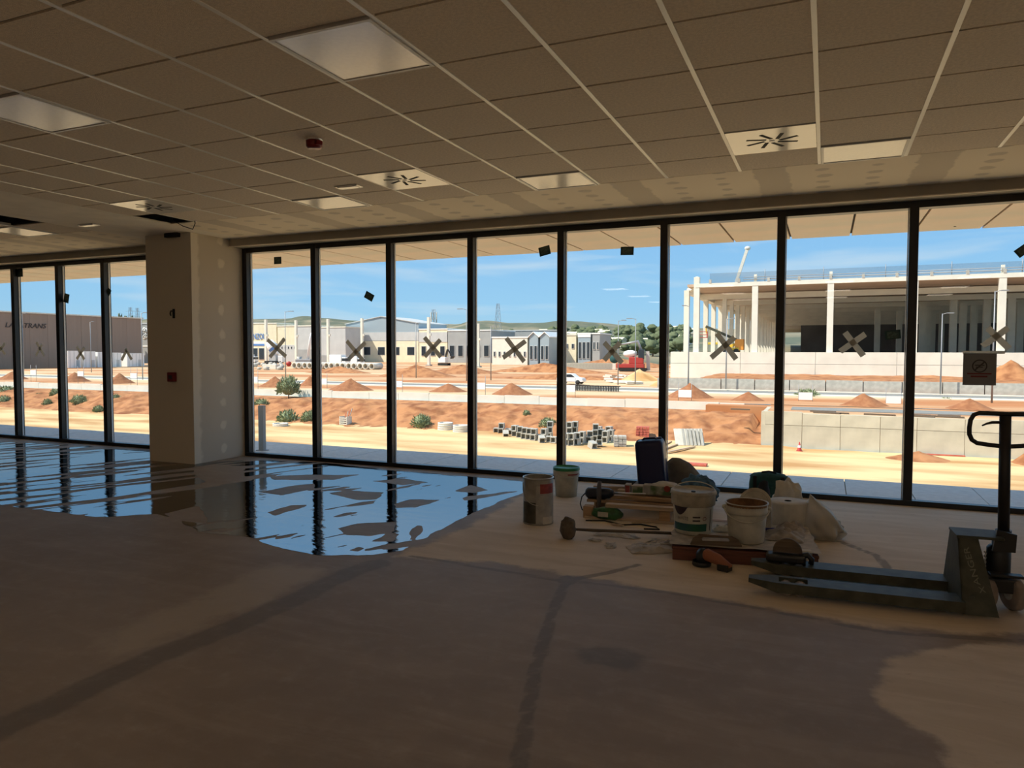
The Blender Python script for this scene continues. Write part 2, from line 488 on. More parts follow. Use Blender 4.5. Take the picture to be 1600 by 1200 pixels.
def floor_mat():
    M = bpy.data.materials.new('screed'); M.use_nodes = True
    nt = M.node_tree; N = nt.nodes; L = nt.links; b = N['Principled BSDF']
    tc = N.new('ShaderNodeTexCoord')
    def nz(scale, detail=6, rough=0.6, dist=0.0, st=(1, 1, 1)):
        mp = N.new('ShaderNodeMapping'); mp.inputs['Scale'].default_value = st; L.new(tc.outputs['Object'], mp.inputs[0])
        n = N.new('ShaderNodeTexNoise'); n.inputs['Scale'].default_value = scale; n.inputs['Detail'].default_value = detail
        n.inputs['Roughness'].default_value = rough; n.inputs['Distortion'].default_value = dist
        L.new(mp.outputs[0], n.inputs[0]); return n.outputs[0]
    def mth(op, a, c, clamp=False):
        n = N.new('ShaderNodeMath'); n.operation = op; n.use_clamp = clamp
        for i, q in enumerate((a, c)):
            if isinstance(q, (int, float)): n.inputs[i].default_value = q
            else: L.new(q, n.inputs[i])
        return n.outputs[0]
    def attr(nm):
        n = N.new('ShaderNodeAttribute'); n.attribute_name = nm; return n.outputs['Fac']
    def sstep(v, lo, hi):
        n = N.new('ShaderNodeMapRange'); n.interpolation_type = 'SMOOTHSTEP'
        n.inputs[1].default_value = lo; n.inputs[2].default_value = hi; L.new(v, n.inputs[0]); return n.outputs[0]
    def mix(f, a, c):
        n = N.new('ShaderNodeMixRGB'); L.new(f, n.inputs[0])
        for i, q in ((1, a), (2, c)):
            if isinstance(q, tuple): n.inputs[i].default_value = (*q, 1)
            else: L.new(q, n.inputs[i])
        return n.outputs[0]
    big = nz(0.7, 4); fine = nz(9, 8, 0.7); edge = nz(3.5, 8, 0.65); st = nz(2.2, 7, 0.65, 0.6, (0.5, 2.5, 1))
    dry = sstep(mth('ADD', attr('dry'), mth('MULTIPLY', mth('SUBTRACT', edge, 0.5), 0.5)), -0.03, 0.10)
    lig = sstep(mth('ADD', attr('light'), mth('MULTIPLY', mth('SUBTRACT', edge, 0.5), 1.1)), -0.05, 0.35)
    ban = sstep(mth('ADD', attr('band'), mth('MULTIPLY', mth('SUBTRACT', edge, 0.5), 1.2)), 0.05, 0.45)
    damp = mix(sstep(big, 0.35, 0.65), (0.30, 0.225, 0.160), (0.37, 0.285, 0.205))
    damp = mix(mth('MULTIPLY', sstep(st, 0.45, 0.7), 0.45), damp, (0.44, 0.345, 0.25))
    damp = mix(mth('MULTIPLY', lig, 0.6), damp, (0.54, 0.44, 0.31))
    dryc = mix(sstep(st, 0.35, 0.7), (0.66, 0.54, 0.40), (0.78, 0.66, 0.52))
    dryc = mix(mth('MULTIPLY', sstep(fine, 0.58, 0.75), 0.5), dryc, (0.42, 0.31, 0.20))
    c = mix(dry, damp, dryc)
    c = mix(mth('MULTIPLY', ban, 0.62), c, (0.15, 0.125, 0.10))
    c = mix(mth('MULTIPLY', sstep(fine, 0.45, 0.8), 0.18), c, (0.66, 0.56, 0.44))
    L.new(c, b.inputs['Base Color'])
    r = N.new('ShaderNodeMapRange'); r.inputs[3].default_value = 0.58; r.inputs[4].default_value = 0.78
    L.new(dry, r.inputs[0]); L.new(r.outputs[0], b.inputs['Roughness'])
    b.inputs['Specular IOR Level'].default_value = 0.28
    bp = N.new('ShaderNodeBump'); bp.inputs['Strength'].default_value = 0.18; bp.inputs['Distance'].default_value = 0.006
    L.new(fine, bp.inputs['Height']); L.new(bp.outputs[0], b.inputs['Normal'])
    return M
floor = obj('floor', fme, floor_mat())
struct(floor, 'screed concrete floor with damp bands and dry patches', 'floor')

# ---- puddle (marching squares over a signed field, islands left dry)
def poly_px(l): return fl(l)
pud = poly_px([(-260, 690), (0, 690), (120, 696), (244, 706), (330, 722), (392, 719), (495, 722), (611, 735), (739, 745), (822, 753), (822, 768), (745, 799), (682, 830), (629, 860), (582, 868), (495, 868), (464, 861), (426, 853), (389, 840), (311, 832), (280, 812), (244, 803), (169, 808), (112, 803), (37, 794), (-20, 785), (-260, 760)])
isl = [poly_px(l) for l in (
    [(412, 801), (455, 790), (478, 789), (470, 795), (430, 806)], [(525, 826), (560, 819), (620, 815), (618, 830), (580, 838), (540, 836)],
    [(582, 846), (610, 832), (622, 835), (612, 846)], [(514, 771), (545, 766), (600, 770), (590, 781), (560, 782)],
    [(614, 788), (640, 781), (690, 781), (650, 794), (620, 794)], [(712, 768), (735, 757), (762, 766), (740, 771)],
    [(585, 752), (630, 748), (668, 754), (630, 758)], [(407, 769), (450, 760), (494, 755), (490, 764), (440, 774)],
    [(640, 843), (650, 819), (662, 822), (650, 846)], [(545, 860), (560, 855), (572, 857), (560, 862)], [(415, 744), (480, 742), (560, 742), (520, 750), (430, 750)],
    [(300, 735), (330, 728), (384, 728), (380, 745), (330, 760)], [(255, 803), (310, 790), (330, 820), (290, 816)])]
hx = 0.02
px_ = np.arange(-15.5, -2.4, hx); py_ = np.arange(4.0, 7.65, hx)
PX, PY = np.meshgrid(px_, py_); PP = np.stack([PX.ravel(), PY.ravel()], 1)
F = sd_poly(PP, pud)
for q in isl: F = np.minimum(F, -sd_poly(PP, q))
def fbm(P, fx, fy, seed, rot=0.0):
    c, s = math.cos(rot), math.sin(rot)
    x = (P[:, 0] * c - P[:, 1] * s) * fx; y = (P[:, 0] * s + P[:, 1] * c) * fy
    return np.fromiter((noise.fractal(Vector((a, b_, seed)), 1.0, 2.0, 3) for a, b_ in zip(x, y)), float, len(x))
sel = (F > -0.35)
nzv = np.zeros(len(PP)); nzv[sel] = fbm(PP[sel], 3.2, 3.2, 3.0)
F = F + 0.035 * nzv
lft = sel & (PP[:, 0] < -5.2)
stv = np.zeros(len(PP)); stv[lft] = fbm(PP[lft], 4.2, 0.5, 9.0, 0.39)
wgt = np.clip((-5.2 - PP[:, 0]) / 0.8, 0, 1)
F = np.where(lft, np.minimum(F, 0.035 + 0.30 * stv * wgt + 0.15 * (1 - wgt)), F)
rgt = sel & ~lft
st2 = np.zeros(len(PP)); st2[rgt] = fbm(PP[rgt], 5.0, 1.3, 21.0, 0.35)
F = np.where(rgt, np.minimum(F, 0.11 + 0.22 * st2), F)
F = np.minimum(F, -sd_poly(PP, [(-8.13, 6.80), (-7.32, 6.80), (-7.32, 8.0), (-8.13, 8.0)]))
F = F.reshape(PX.shape)
def marching(F, xs, ys, z):
    pm = MB(); cache = {}
    H_, W_ = F.shape
    def vid(key, p):
        if key not in cache:
            cache[key] = len(pm.v); pm.v.append(Vector((p[0], p[1], z)))
        return cache[key]
    for j in range(H_ - 1):
        row = (F[j, :-1] > 0) | (F[j, 1:] > 0) | (F[j + 1, :-1] > 0) | (F[j + 1, 1:] > 0)
        for i in np.nonzero(row)[0]:
            cs = [(i, j), (i + 1, j), (i + 1, j + 1), (i, j + 1)]
            poly = []
            for k in range(4):
                a = cs[k]; b_ = cs[(k + 1) % 4]
                fa, fb = F[a[1], a[0]], F[b_[1], b_[0]]
                if fa > 0: poly.append(vid(a, (xs[a[0]], ys[a[1]])))
                if (fa > 0) != (fb > 0):
                    t = fa / (fa - fb); key = (min(a, b_), max(a, b_))
                    poly.append(vid(key, (xs[a[0]] + t * (xs[b_[0]] - xs[a[0]]), ys[a[1]] + t * (ys[b_[1]] - ys[a[1]]))))
            if len(poly) >= 3: pm.f.append(tuple(poly)); pm.sm.append(True)
    return pm
def water_mat():
    M = bpy.data.materials.new('water_film'); M.use_nodes = True
    nt = M.node_tree; nt.nodes.clear(); N = nt.nodes; L = nt.links
    out = N.new('ShaderNodeOutputMaterial')
    tr = N.new('ShaderNodeBsdfTransparent'); tr.inputs[0].default_value = (0.55, 0.52, 0.48, 1)
    gl = N.new('ShaderNodeBsdfGlossy'); gl.inputs['Roughness'].default_value = 0.015
    fr = N.new('ShaderNodeFresnel'); fr.inputs[0].default_value = 10.0
    mx = N.new('ShaderNodeMixShader')
    tc = N.new('ShaderNodeTexCoord'); mp = N.new('ShaderNodeMapping'); mp.inputs['Scale'].default_value = (1.0, 2.2, 1)
    L.new(tc.outputs['Object'], mp.inputs[0])
    n = N.new('ShaderNodeTexNoise'); n.inputs['Scale'].default_value = 5.0; n.inputs['Detail'].default_value = 4
    L.new(mp.outputs[0], n.inputs[0])
    bp = N.new('ShaderNodeBump'); bp.inputs['Strength'].default_value = 0.22; bp.inputs['Distance'].default_value = 0.01
    L.new(n.outputs[0], bp.inputs['Height'])
    L.new(bp.outputs[0], gl.inputs['Normal']); L.new(bp.outputs[0], fr.inputs['Normal'])
    L.new(fr.outputs[0], mx.inputs[0]); L.new(tr.outputs[0], mx.inputs[1]); L.new(gl.outputs[0], mx.inputs[2])
    L.new(mx.outputs[0], out.inputs[0])
    return M
pudo = obj('puddle', marching(F, px_, py_, 0.0015), water_mat())
tag(pudo, 'shallow puddle of water mirroring the sky on the floor before the windows', 'puddle')

# ---- walls of the room
def wall(name, x0, x1, y0, y1, z0=0.0, z1=3.6, m='wall_paint'):
    return struct(obj(name, MB().box(x0, x1, y0, y1, z0, z1), MT[m]), name.replace('_', ' ') + ' of the unfinished hall', 'wall')
wall('wall_left', ROOM[0] - 0.2, ROOM[0], ROOM[2] - 0.2, 7.82)
wall('wall_right', ROOM[1], ROOM[1] + 0.2, ROOM[2] - 0.2, 7.82)
wall('wall_back', ROOM[0], ROOM[1], ROOM[2] - 0.2, ROOM[2])
wf = MB()
wf.box(ROOM[0], ROOM[1], YW, 7.82, 2.835, 3.6)
wf.box(-9.04, -7.33, YW, 7.82, 0, 2.835)
struct(obj('wall_front', wf, MT['plaster']), 'plastered wall around the window openings', 'wall')

# ---- pillar
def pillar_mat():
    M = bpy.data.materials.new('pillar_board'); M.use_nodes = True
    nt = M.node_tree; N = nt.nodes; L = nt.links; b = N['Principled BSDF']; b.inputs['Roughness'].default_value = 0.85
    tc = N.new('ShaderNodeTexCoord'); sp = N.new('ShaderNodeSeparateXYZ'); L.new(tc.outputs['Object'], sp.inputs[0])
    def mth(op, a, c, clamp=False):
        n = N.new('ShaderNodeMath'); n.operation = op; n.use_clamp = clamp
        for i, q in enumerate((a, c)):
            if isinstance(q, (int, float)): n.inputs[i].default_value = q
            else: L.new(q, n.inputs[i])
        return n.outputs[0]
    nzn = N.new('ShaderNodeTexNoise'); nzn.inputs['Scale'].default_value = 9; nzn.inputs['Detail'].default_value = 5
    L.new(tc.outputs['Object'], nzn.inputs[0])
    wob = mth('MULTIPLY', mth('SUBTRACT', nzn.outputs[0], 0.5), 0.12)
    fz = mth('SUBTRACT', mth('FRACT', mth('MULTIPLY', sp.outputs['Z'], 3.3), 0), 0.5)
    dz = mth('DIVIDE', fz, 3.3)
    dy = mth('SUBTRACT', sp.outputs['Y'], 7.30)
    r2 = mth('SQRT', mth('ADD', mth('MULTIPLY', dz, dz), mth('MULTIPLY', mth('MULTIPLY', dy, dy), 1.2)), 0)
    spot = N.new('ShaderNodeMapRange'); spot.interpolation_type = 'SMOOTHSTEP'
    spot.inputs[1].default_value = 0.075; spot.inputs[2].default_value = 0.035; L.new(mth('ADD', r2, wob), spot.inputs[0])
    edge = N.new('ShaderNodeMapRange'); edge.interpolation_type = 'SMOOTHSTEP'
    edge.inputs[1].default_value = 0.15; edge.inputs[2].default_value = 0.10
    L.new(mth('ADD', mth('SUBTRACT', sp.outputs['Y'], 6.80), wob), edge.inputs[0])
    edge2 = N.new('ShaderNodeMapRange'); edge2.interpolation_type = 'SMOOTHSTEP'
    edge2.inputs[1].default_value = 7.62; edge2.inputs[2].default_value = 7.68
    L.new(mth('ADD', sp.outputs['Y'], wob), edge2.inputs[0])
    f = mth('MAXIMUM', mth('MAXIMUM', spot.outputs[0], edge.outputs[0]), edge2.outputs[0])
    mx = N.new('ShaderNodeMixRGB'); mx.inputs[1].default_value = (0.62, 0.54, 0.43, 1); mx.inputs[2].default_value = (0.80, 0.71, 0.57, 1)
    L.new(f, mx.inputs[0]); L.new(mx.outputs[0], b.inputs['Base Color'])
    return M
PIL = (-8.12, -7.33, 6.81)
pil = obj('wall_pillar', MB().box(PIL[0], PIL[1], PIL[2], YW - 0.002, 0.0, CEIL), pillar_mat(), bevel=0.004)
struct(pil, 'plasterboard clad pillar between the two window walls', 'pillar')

# ---- ceiling: dark slab above, plasterboard margins, grid of tiles
ce = struct(obj('ceiling', MB().box(ROOM[0], ROOM[1], ROOM[2], 7.82, 3.62, 3.8), MT['void_dark']), 'suspended tile ceiling with plasterboard margin', 'ceiling')
def soffit_mat():
    M = bpy.data.materials.new('soffit_board'); M.use_nodes = True
    nt = M.node_tree; N = nt.nodes; L = nt.links; b = N['Principled BSDF']; b.inputs['Roughness'].default_value = 0.8
    tc = N.new('ShaderNodeTexCoord'); sp = N.new('ShaderNodeSeparateXYZ'); L.new(tc.outputs['Object'], sp.inputs[0])
    def mth(op, a, c=0.0, clamp=False):
        n = N.new('ShaderNodeMath'); n.operation = op; n.use_clamp = clamp
        for i, q in enumerate((a, c)):
            if isinstance(q, (int, float)): n.inputs[i].default_value = q
            else: L.new(q, n.inputs[i])
        return n.outputs[0]
    def sst(v, lo, hi):
        n = N.new('ShaderNodeMapRange'); n.interpolation_type = 'SMOOTHSTEP'; n.inputs[1].default_value = lo; n.inputs[2].default_value = hi
        L.new(v, n.inputs[0]); return n.outputs[0]
    nzn = N.new('ShaderNodeTexNoise'); nzn.inputs['Scale'].default_value = 6; nzn.inputs['Detail'].default_value = 5; L.new(tc.outputs['Object'], nzn.inputs[0])
    wob = mth('MULTIPLY', mth('SUBTRACT', nzn.outputs[0], 0.5), 0.12)
    u = mth('FRACT', mth('DIVIDE', mth('ADD', sp.outputs['X'], 0.45 + 121.0), 1.21))
    uc = mth('MULTIPLY', mth('SUBTRACT', mth('FRACT', mth('ADD', u, 0.5)), 0.5), 1.21)
    band = sst(mth('ADD', mth('ABSOLUTE', uc), wob), 0.15, 0.125)
    dots = None
    v = mth('MULTIPLY', mth('SUBTRACT', mth('FRACT', mth('DIVIDE', mth('ADD', sp.outputs['Y'], 0.05), 0.23)), 0.5), 0.23)
    for c0 in (0.33, 0.66):
        du = mth('MULTIPLY', mth('SUBTRACT', u, c0), 1.21)
        rr = mth('SQRT', mth('ADD', mth('MULTIPLY', du, du), mth('MULTIPLY', mth('MULTIPLY', v, v), 1.3)))
        dd = sst(mth('ADD', rr, wob), 0.07, 0.045)
        dots = dd if dots is None else mth('MAXIMUM', dots, dd)
    f = mth('MULTIPLY', mth('MAXIMUM', band, dots), 0.85)
    mx = N.new('ShaderNodeMixRGB'); mx.inputs[1].default_value = (0.92, 0.80, 0.62, 1); mx.inputs[2].default_value = (0.66, 0.57, 0.45, 1)
    L.new(f, mx.inputs[0]); L.new(mx.outputs[0], b.inputs['Base Color'])
    return M
SOF = soffit_mat()
obj('plasterboard_soffit', MB().box(X_STRIP1, ROOM[1], Y_SOF, Y_BULK, CEIL, CEIL + 0.0125), SOF, ce)
obj('plasterboard_soffit', MB().box(ROOM[0], X_STRIP0, 6.25, Y_BULK, CEIL, CEIL + 0.0125), SOF, ce)
obj('plasterboard_strip', MB().box(X_STRIP0, X_STRIP1, ROOM[2], Y_BULK, CEIL, CEIL + 0.0125), MT['plaster'], ce)
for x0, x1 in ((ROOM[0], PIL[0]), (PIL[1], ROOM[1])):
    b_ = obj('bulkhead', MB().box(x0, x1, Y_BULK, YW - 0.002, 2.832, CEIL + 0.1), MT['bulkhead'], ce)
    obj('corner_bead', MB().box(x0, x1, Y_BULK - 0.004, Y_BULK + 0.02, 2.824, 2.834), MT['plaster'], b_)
# tiles
special = {}       # (i,j) cell in the right-hand field -> kind
special[(0, -1)] = 'light'; special[(-4, -1)] = 'light'
special[(-2, 3)] = 'diff'; special[(-4, 4)] = 'light'; special[(0, 4)] = 'light'; special[(3, 3)] = 'diff'; special[(4, 4)] = 'light'
special[(-7, 3)] = 'diff'; special[(-8, 4)] = 'hole'
def in_view(x0, x1, y0, y1):
    for x in (x0, x1):
        for y in (y0, y1):
            v = Vector((x, y, CEIL)) - EYE; d = v.dot(FW)
            if d < 0.3: continue
            q = (800 + FPX * v.dot(RT) / d, 600 - FPX * v.dot(UP) / d)
            if -30 < q[0] < 1630 and -30 < q[1] < 1230: return True
    return False
tile_cache = {}
rest = MB()
def tile(x0, x1, y0, y1):
    g, h = 0.005, 0.0095
    w, d = round(x1 - x0 - 2 * g, 3), round(y1 - y0 - 2 * h, 3)
    if w < 0.03 or d < 0.03: return
    if not in_view(x0, x1, y0, y1):
        rest.box(x0 + g, x1 - g, y0 + h, y1 - h, CEIL, CEIL + 0.015); return
    if (w, d) not in tile_cache:
        tm = MB().box(-w / 2, w / 2, -d / 2, d / 2, 0, 0.015).mesh('tile'); tm.materials.append(MT['ceiling_tile']); tile_cache[(w, d)] = tm
    o = obj('tile', tile_cache[(w, d)], None, ce); o.location = ((x0 + x1) / 2, (y0 + y1) / 2, CEIL + random.uniform(-0.0008, 0.0008))
xs_r = [X_STRIP1] + [GX0 + T * k for k in range(-7, 27) if GX0 + T * k < ROOM[1]] + [ROOM[1]]
ys_r = [ROOM[2]] + [GY0 + T * k for k in range(-18, 5)] + [Y_SOF]
LIGHTS, DIFFS = [], []
for a in range(len(xs_r) - 1):
    for c in range(len(ys_r) - 1):
        i = round((xs_r[a + 1] - GX0) / T) - 1 if a < len(xs_r) - 2 else 99
        j = round((ys_r[c] - GY0) / T)
        k = special.get((i, j))
        if k == 'light': LIGHTS.append((xs_r[a], xs_r[a + 1], ys_r[c], ys_r[c + 1]))
        elif k == 'diff': DIFFS.append((xs_r[a], xs_r[a + 1], ys_r[c], ys_r[c + 1]))
        elif k == 'hole': pass
        else: tile(xs_r[a], xs_r[a + 1], ys_r[c], ys_r[c + 1])
xs_l = [X_STRIP0 - T * k for k in range(0, 31) if X_STRIP0 - T * k > ROOM[0]] + [ROOM[0]]
ys_l = [6.25 - T * k for k in range(0, 24)] + [ROOM[2]]
for a in range(len(xs_l) - 1):
    for c in range(len(ys_l) - 1):
        if (a, c) == (1, 0): LIGHTS.append((xs_l[a + 1], xs_l[a], ys_l[c + 1], ys_l[c]))
        elif (a, c) == (0, 1): pass
        else: tile(xs_l[a + 1], xs_l[a], ys_l[c + 1], ys_l[c])
ro = obj('tile_field', rest, MT['ceiling_tile'], ce); ro['kind'] = 'stuff'
for x in xs_r[1:-1]: obj('runner', MB().box(x - 0.012, x + 0.012, ROOM[2], Y_SOF, CEIL - 0.004, CEIL + 0.03), MT['runner_white'], ce)
for x in xs_l[1:-1]: obj('runner', MB().box(x - 0.012, x + 0.012, ROOM[2], 6.25, CEIL - 0.004, CEIL + 0.03), MT['runner_white'], ce)
for y in ys_r[1:-1]: obj('cross_tee', MB().box(X_STRIP1, ROOM[1], y - 0.013, y + 0.013, CEIL + 0.011, CEIL + 0.03), MT['tee_dark'], ce)
for y in ys_l[1:-1]: obj('cross_tee', MB().box(ROOM[0], X_STRIP0, y - 0.013, y + 0.013, CEIL + 0.011, CEIL + 0.03), MT['tee_dark'], ce)
# dark duct seen through the missing tiles
for (x0, x1, y0, y1) in ((-7.4, -6.3, 5.5, 6.4), (-9.3, -8.0, 4.8, 5.9)):
    d_ = obj('duct', MB().tube([(x0, (y0 + y1) / 2, 3.25), (x1, (y0 + y1) / 2, 3.25)], 0.12, 14), MT['tee_dark'], ce)

light_lab = {0: 'x'}
def light_panel(c, label):
    x0, x1, y0, y1 = c
    t = thing('ceiling_light', label, 'light', ((x0 + x1) / 2, (y0 + y1) / 2, CEIL - 0.006), group=None)
    w, d = (x1 - x0) / 2 - 0.014, (y1 - y0) / 2 - 0.008
    fr = MB(); b = 0.018
    fr.box(-w, w, -d, -d + b, -0.004, 0.03); fr.box(-w, w, d - b, d, -0.004, 0.03)
    fr.box(-w, -w + b, -d + b, d - b, -0.004, 0.03); fr.box(w - b, w, -d + b, d - b, -0.004, 0.03)
    obj('frame', fr, MT['panel_frame'], t)
    obj('diffuser', MB().box(-w + b, w - b, -d + b, d - b, 0.0, 0.02), MT['panel_diffuser'], t)
    return t
def swirl_diffuser(c, label):
    x0, x1, y0, y1 = c
    t = thing('air_diffuser', label, 'vent', ((x0 + x1) / 2, (y0 + y1) / 2, CEIL - 0.006))
    w, d = (x1 - x0) / 2 - 0.014, (y1 - y0) / 2 - 0.006
    pl = MB().box(-w, w, -d, d, 0, 0.012)
    obj('plate', pl, MT['panel_white'], t)
    for k in range(8):
        a = math.pi / 4 * k + 0.3
        R = Matrix.Rotation(a, 4, 'Z')
        s = obj('slot', MB().box(0.045, 0.18, 0.010, 0.036, -0.0015, 0.004, R), MT['slot_black'], t)
    obj('hub', MB().lathe([(0.0, -0.003), (0.02, -0.003), (0.022, 0.001)], 16), MT['panel_white'], t)
    return t
LN = ['square ceiling light panel nearest the camera, at top centre-left', 'square ceiling light panel cut by the left picture edge', 'narrow-looking light panel at ceiling edge left of centre, beside small white sensor plate', 'ceiling light panel touching the plasterboard margin, above the middle window panes', 'ceiling light panel beside the right-hand swirl vent', 'light panel in the far left ceiling field next to a missing tile']
def ctr(c): 
    p = Vector(((c[0] + c[1]) / 2, (c[2] + c[3]) / 2, CEIL)) - EYE
    d = p.dot(FW); return 800 + FPX * p.dot(RT) / d, 600 - FPX * p.dot(UP) / d
for c in LIGHTS:
    q = ctr(c)
    lab = min((( (q[0] - a) ** 2 + (q[1] - b) ** 2), i) for i, (a, b) in enumerate([(545, 75), (80, 172), (522, 316), (872, 284), (1350, 235), (30, 360)]))[1]
    light_panel(c, LN[lab])
lit = 0
for yj in (-16, -12, -8):  # unseen glowing panels added behind the camera to brighten the floor
    for xi in (-4, 0, 4, 8, 12, 16):
        x0 = GX0 + T * xi; y0 = GY0 + T * yj
        if x0 > -7 or x0 < -8.4 - T:
            t = light_panel((x0, x0 + T, y0, y0 + T), 'added fill-light panel behind the camera, row %s, %s from the left' % (ORD[(yj + 16) // 4], ORD[(xi + 4) // 4]))
            t['group'] = 'added fill-light panels behind the camera'
            t.location.z = CEIL - 0.022
            for ch in t.children:
                if ch.name.startswith('diffuser'):
                    ch.data.materials.clear(); ch.data.materials.append(MT['fill_glow'])
DN = ['white swirl air vent plate in the ceiling above the middle windows', 'white swirl air vent plate in the ceiling at right', 'white swirl air vent plate near the missing tile above the pillar']
for c in DIFFS:
    q = ctr(c)
    lab = min((( (q[0] - a) ** 2 + (q[1] - b) ** 2), i) for i, (a, b) in enumerate([(635, 280), (1207, 218), (228, 318)]))[1]
    swirl_diffuser(c, DN[lab])
# ceiling fittings
p = at_z(545, 291, CEIL)
t = thing('emergency_light', 'small white rectangular fitting on the ceiling left of the middle swirl vent', 'light', p)
obj('body', MB().box(-0.12, 0.12, -0.05, 0.05, -0.012, 0.0), MT['panel_white'], t, bevel=0.003)
obj('lens', MB().box(-0.10, 0.10, -0.035, 0.035, -0.016, -0.012), MT['panel_diffuser'], t)
p = at_z(139, 351, CEIL)
t = thing('emergency_light', 'small white rectangular fitting on the plasterboard strip left of the pillar', 'light', p)
obj('body', MB().box(-0.13, 0.13, -0.05, 0.05, -0.012, 0.0), MT['panel_white'], t, bevel=0.003)
obj('lens', MB().box(-0.11, 0.11, -0.035, 0.035, -0.016, -0.012), MT['panel_diffuser'], t)
p = at_z(491, 218, CEIL)
t = thing('alarm_sounder', 'red fire alarm sounder fixed to the ceiling', 'alarm', p, rz=-0.4)
obj('base', MB().lathe([(0.0, -0.012), (0.058, -0.012), (0.058, 0.0)], 24), MT['panel_white'], t)
obj('body', MB().lathe([(0.0, -0.062), (0.045, -0.062), (0.056, -0.05), (0.058, -0.012)], 28), MT['call_red'], t)
obj('horn', MB().box(0.03, 0.075, -0.025, 0.025, -0.05, -0.02), MT['call_red'], t, bevel=0.006)
# cable dangling from the missing tile
p = at_z(272, 346, CEIL)
obj_c = obj('loose_cable', MB().tube([p + Vector((-0.05, 0, 0.35)), p + Vector((-0.03, 0, 0.02)), p + Vector((0.08, 0.05, -0.05)), p + Vector((0.2, 0.08, -0.09)), p + Vector((0.26, 0.06, -0.03)), p + Vector((0.24, 0.02, 0.3))], 0.005, 6), MT['rubber'])
tag(obj_c, 'thin black cable loop hanging from the missing ceiling tile', 'cable')
# pillar fittings
def on_pil(px, py): return at_y(px, py, PIL[2])
p = on_pil(271, 589)
t = thing('call_point', 'red fire alarm call point on the pillar', 'alarm', p)
obj('body', MB().box(-0.06, 0.06, -0.05, 0, -0.06, 0.06), MT['call_red'], t, bevel=0.008)
obj('window', MB().box(-0.03, 0.03, -0.054, -0.05, -0.025, 0.025), MT['print_dark'], t)
p = on_pil(272, 490)
t = thing('bracket', 'small dark metal bracket fixed high on the pillar', 'bracket', p)
obj('plate', MB().box(-0.018, 0.018, -0.012, 0, -0.06, 0.06), MT['jack_black'], t, bevel=0.003)
obj('hook', MB().tube([(0, -0.01, 0.03), (0, -0.05, 0.03), (0, -0.06, 0.0), (0, -0.05, -0.03)], 0.009, 8), MT['jack_black'], t)
p = on_pil(272, 367)
t = thing('wall_box', 'dark box at the very top of the pillar', 'box', p)
obj('body', MB().box(-0.11, 0.11, -0.06, 0, -0.035, 0.035), MT['void_dark'], t, bevel=0.005)
obj('cover', MB().box(-0.08, 0.08, -0.066, -0.06, -0.02, 0.02), MT['jack_black'], t)

# ---- windows
MUL_R = [-7.29, -6.138, -4.986, -3.858, -2.735, -1.586, -0.427, 0.723] + [0.723 + 1.15 * k for k in range(1, 11)]
MUL_L = [-12.19 - 1.06 * k for k in range(12, 0, -1)] + [-12.19, -11.11, -10.08, -9.083]
YG = 7.76
def window(name, mul, label):
    w = bpy.data.objects.new(name, None); COL.objects.link(w); w.location = (mul[0], YG, 0)
    struct(w, label, 'window')
    def part(n, mb, m_, parent=w, **k):
        o = obj(n, mb, MT[m_], None, **k); o.data.transform(Matrix.Translation((-mul[0], -YG, 0))); o.parent = parent; return o
    ZB, ZT = 0.05, 2.768
    part('head_rail', MB().box(mul[0], mul[-1], YW, 7.80, ZT, 2.835), 'frame_black')
    part('sill_rail', MB().box(mul[0], mul[-1], YW - 0.02, 7.745, 0.0, ZB), 'frame_black')
    part('outer_sill', MB().box(mul[0], mul[-1], 7.745, 7.80, 0.0, 0.03), 'frame_black')
    for i, x in enumerate(mul):
        a = part('mullion', MB().box(x - 0.038, x + 0.038, YW - 0.004, 7.745, 0.0, 2.83), 'frame_black', bevel=0.003)
        part('outer_cap', MB().box(x - 0.026, x + 0.026, 7.778, 7.802, 0.0, 2.83), 'frame_black', a)
    for x0, x1 in zip(mul[:-1], mul[1:]):
        pn = part('pane', MB().box(x0 + 0.03, x1 - 0.03, YG, YG + 0.006, 0.04, ZT + 0.01), 'glass')
        sp = MB()
        for (a, b) in ((x0 + 0.0385, x0 + 0.046), (x1 - 0.046, x1 - 0.0385)):
            sp.box(a, b, 7.75, 7.774, 0.04, ZT)
        part('spacer', sp, 'spacer_white', pn)
    return w
window('window_1', MUL_L, 'black framed full-height window wall left of the pillar')
window('window_2', MUL_R, 'black framed full-height window wall right of the pillar')
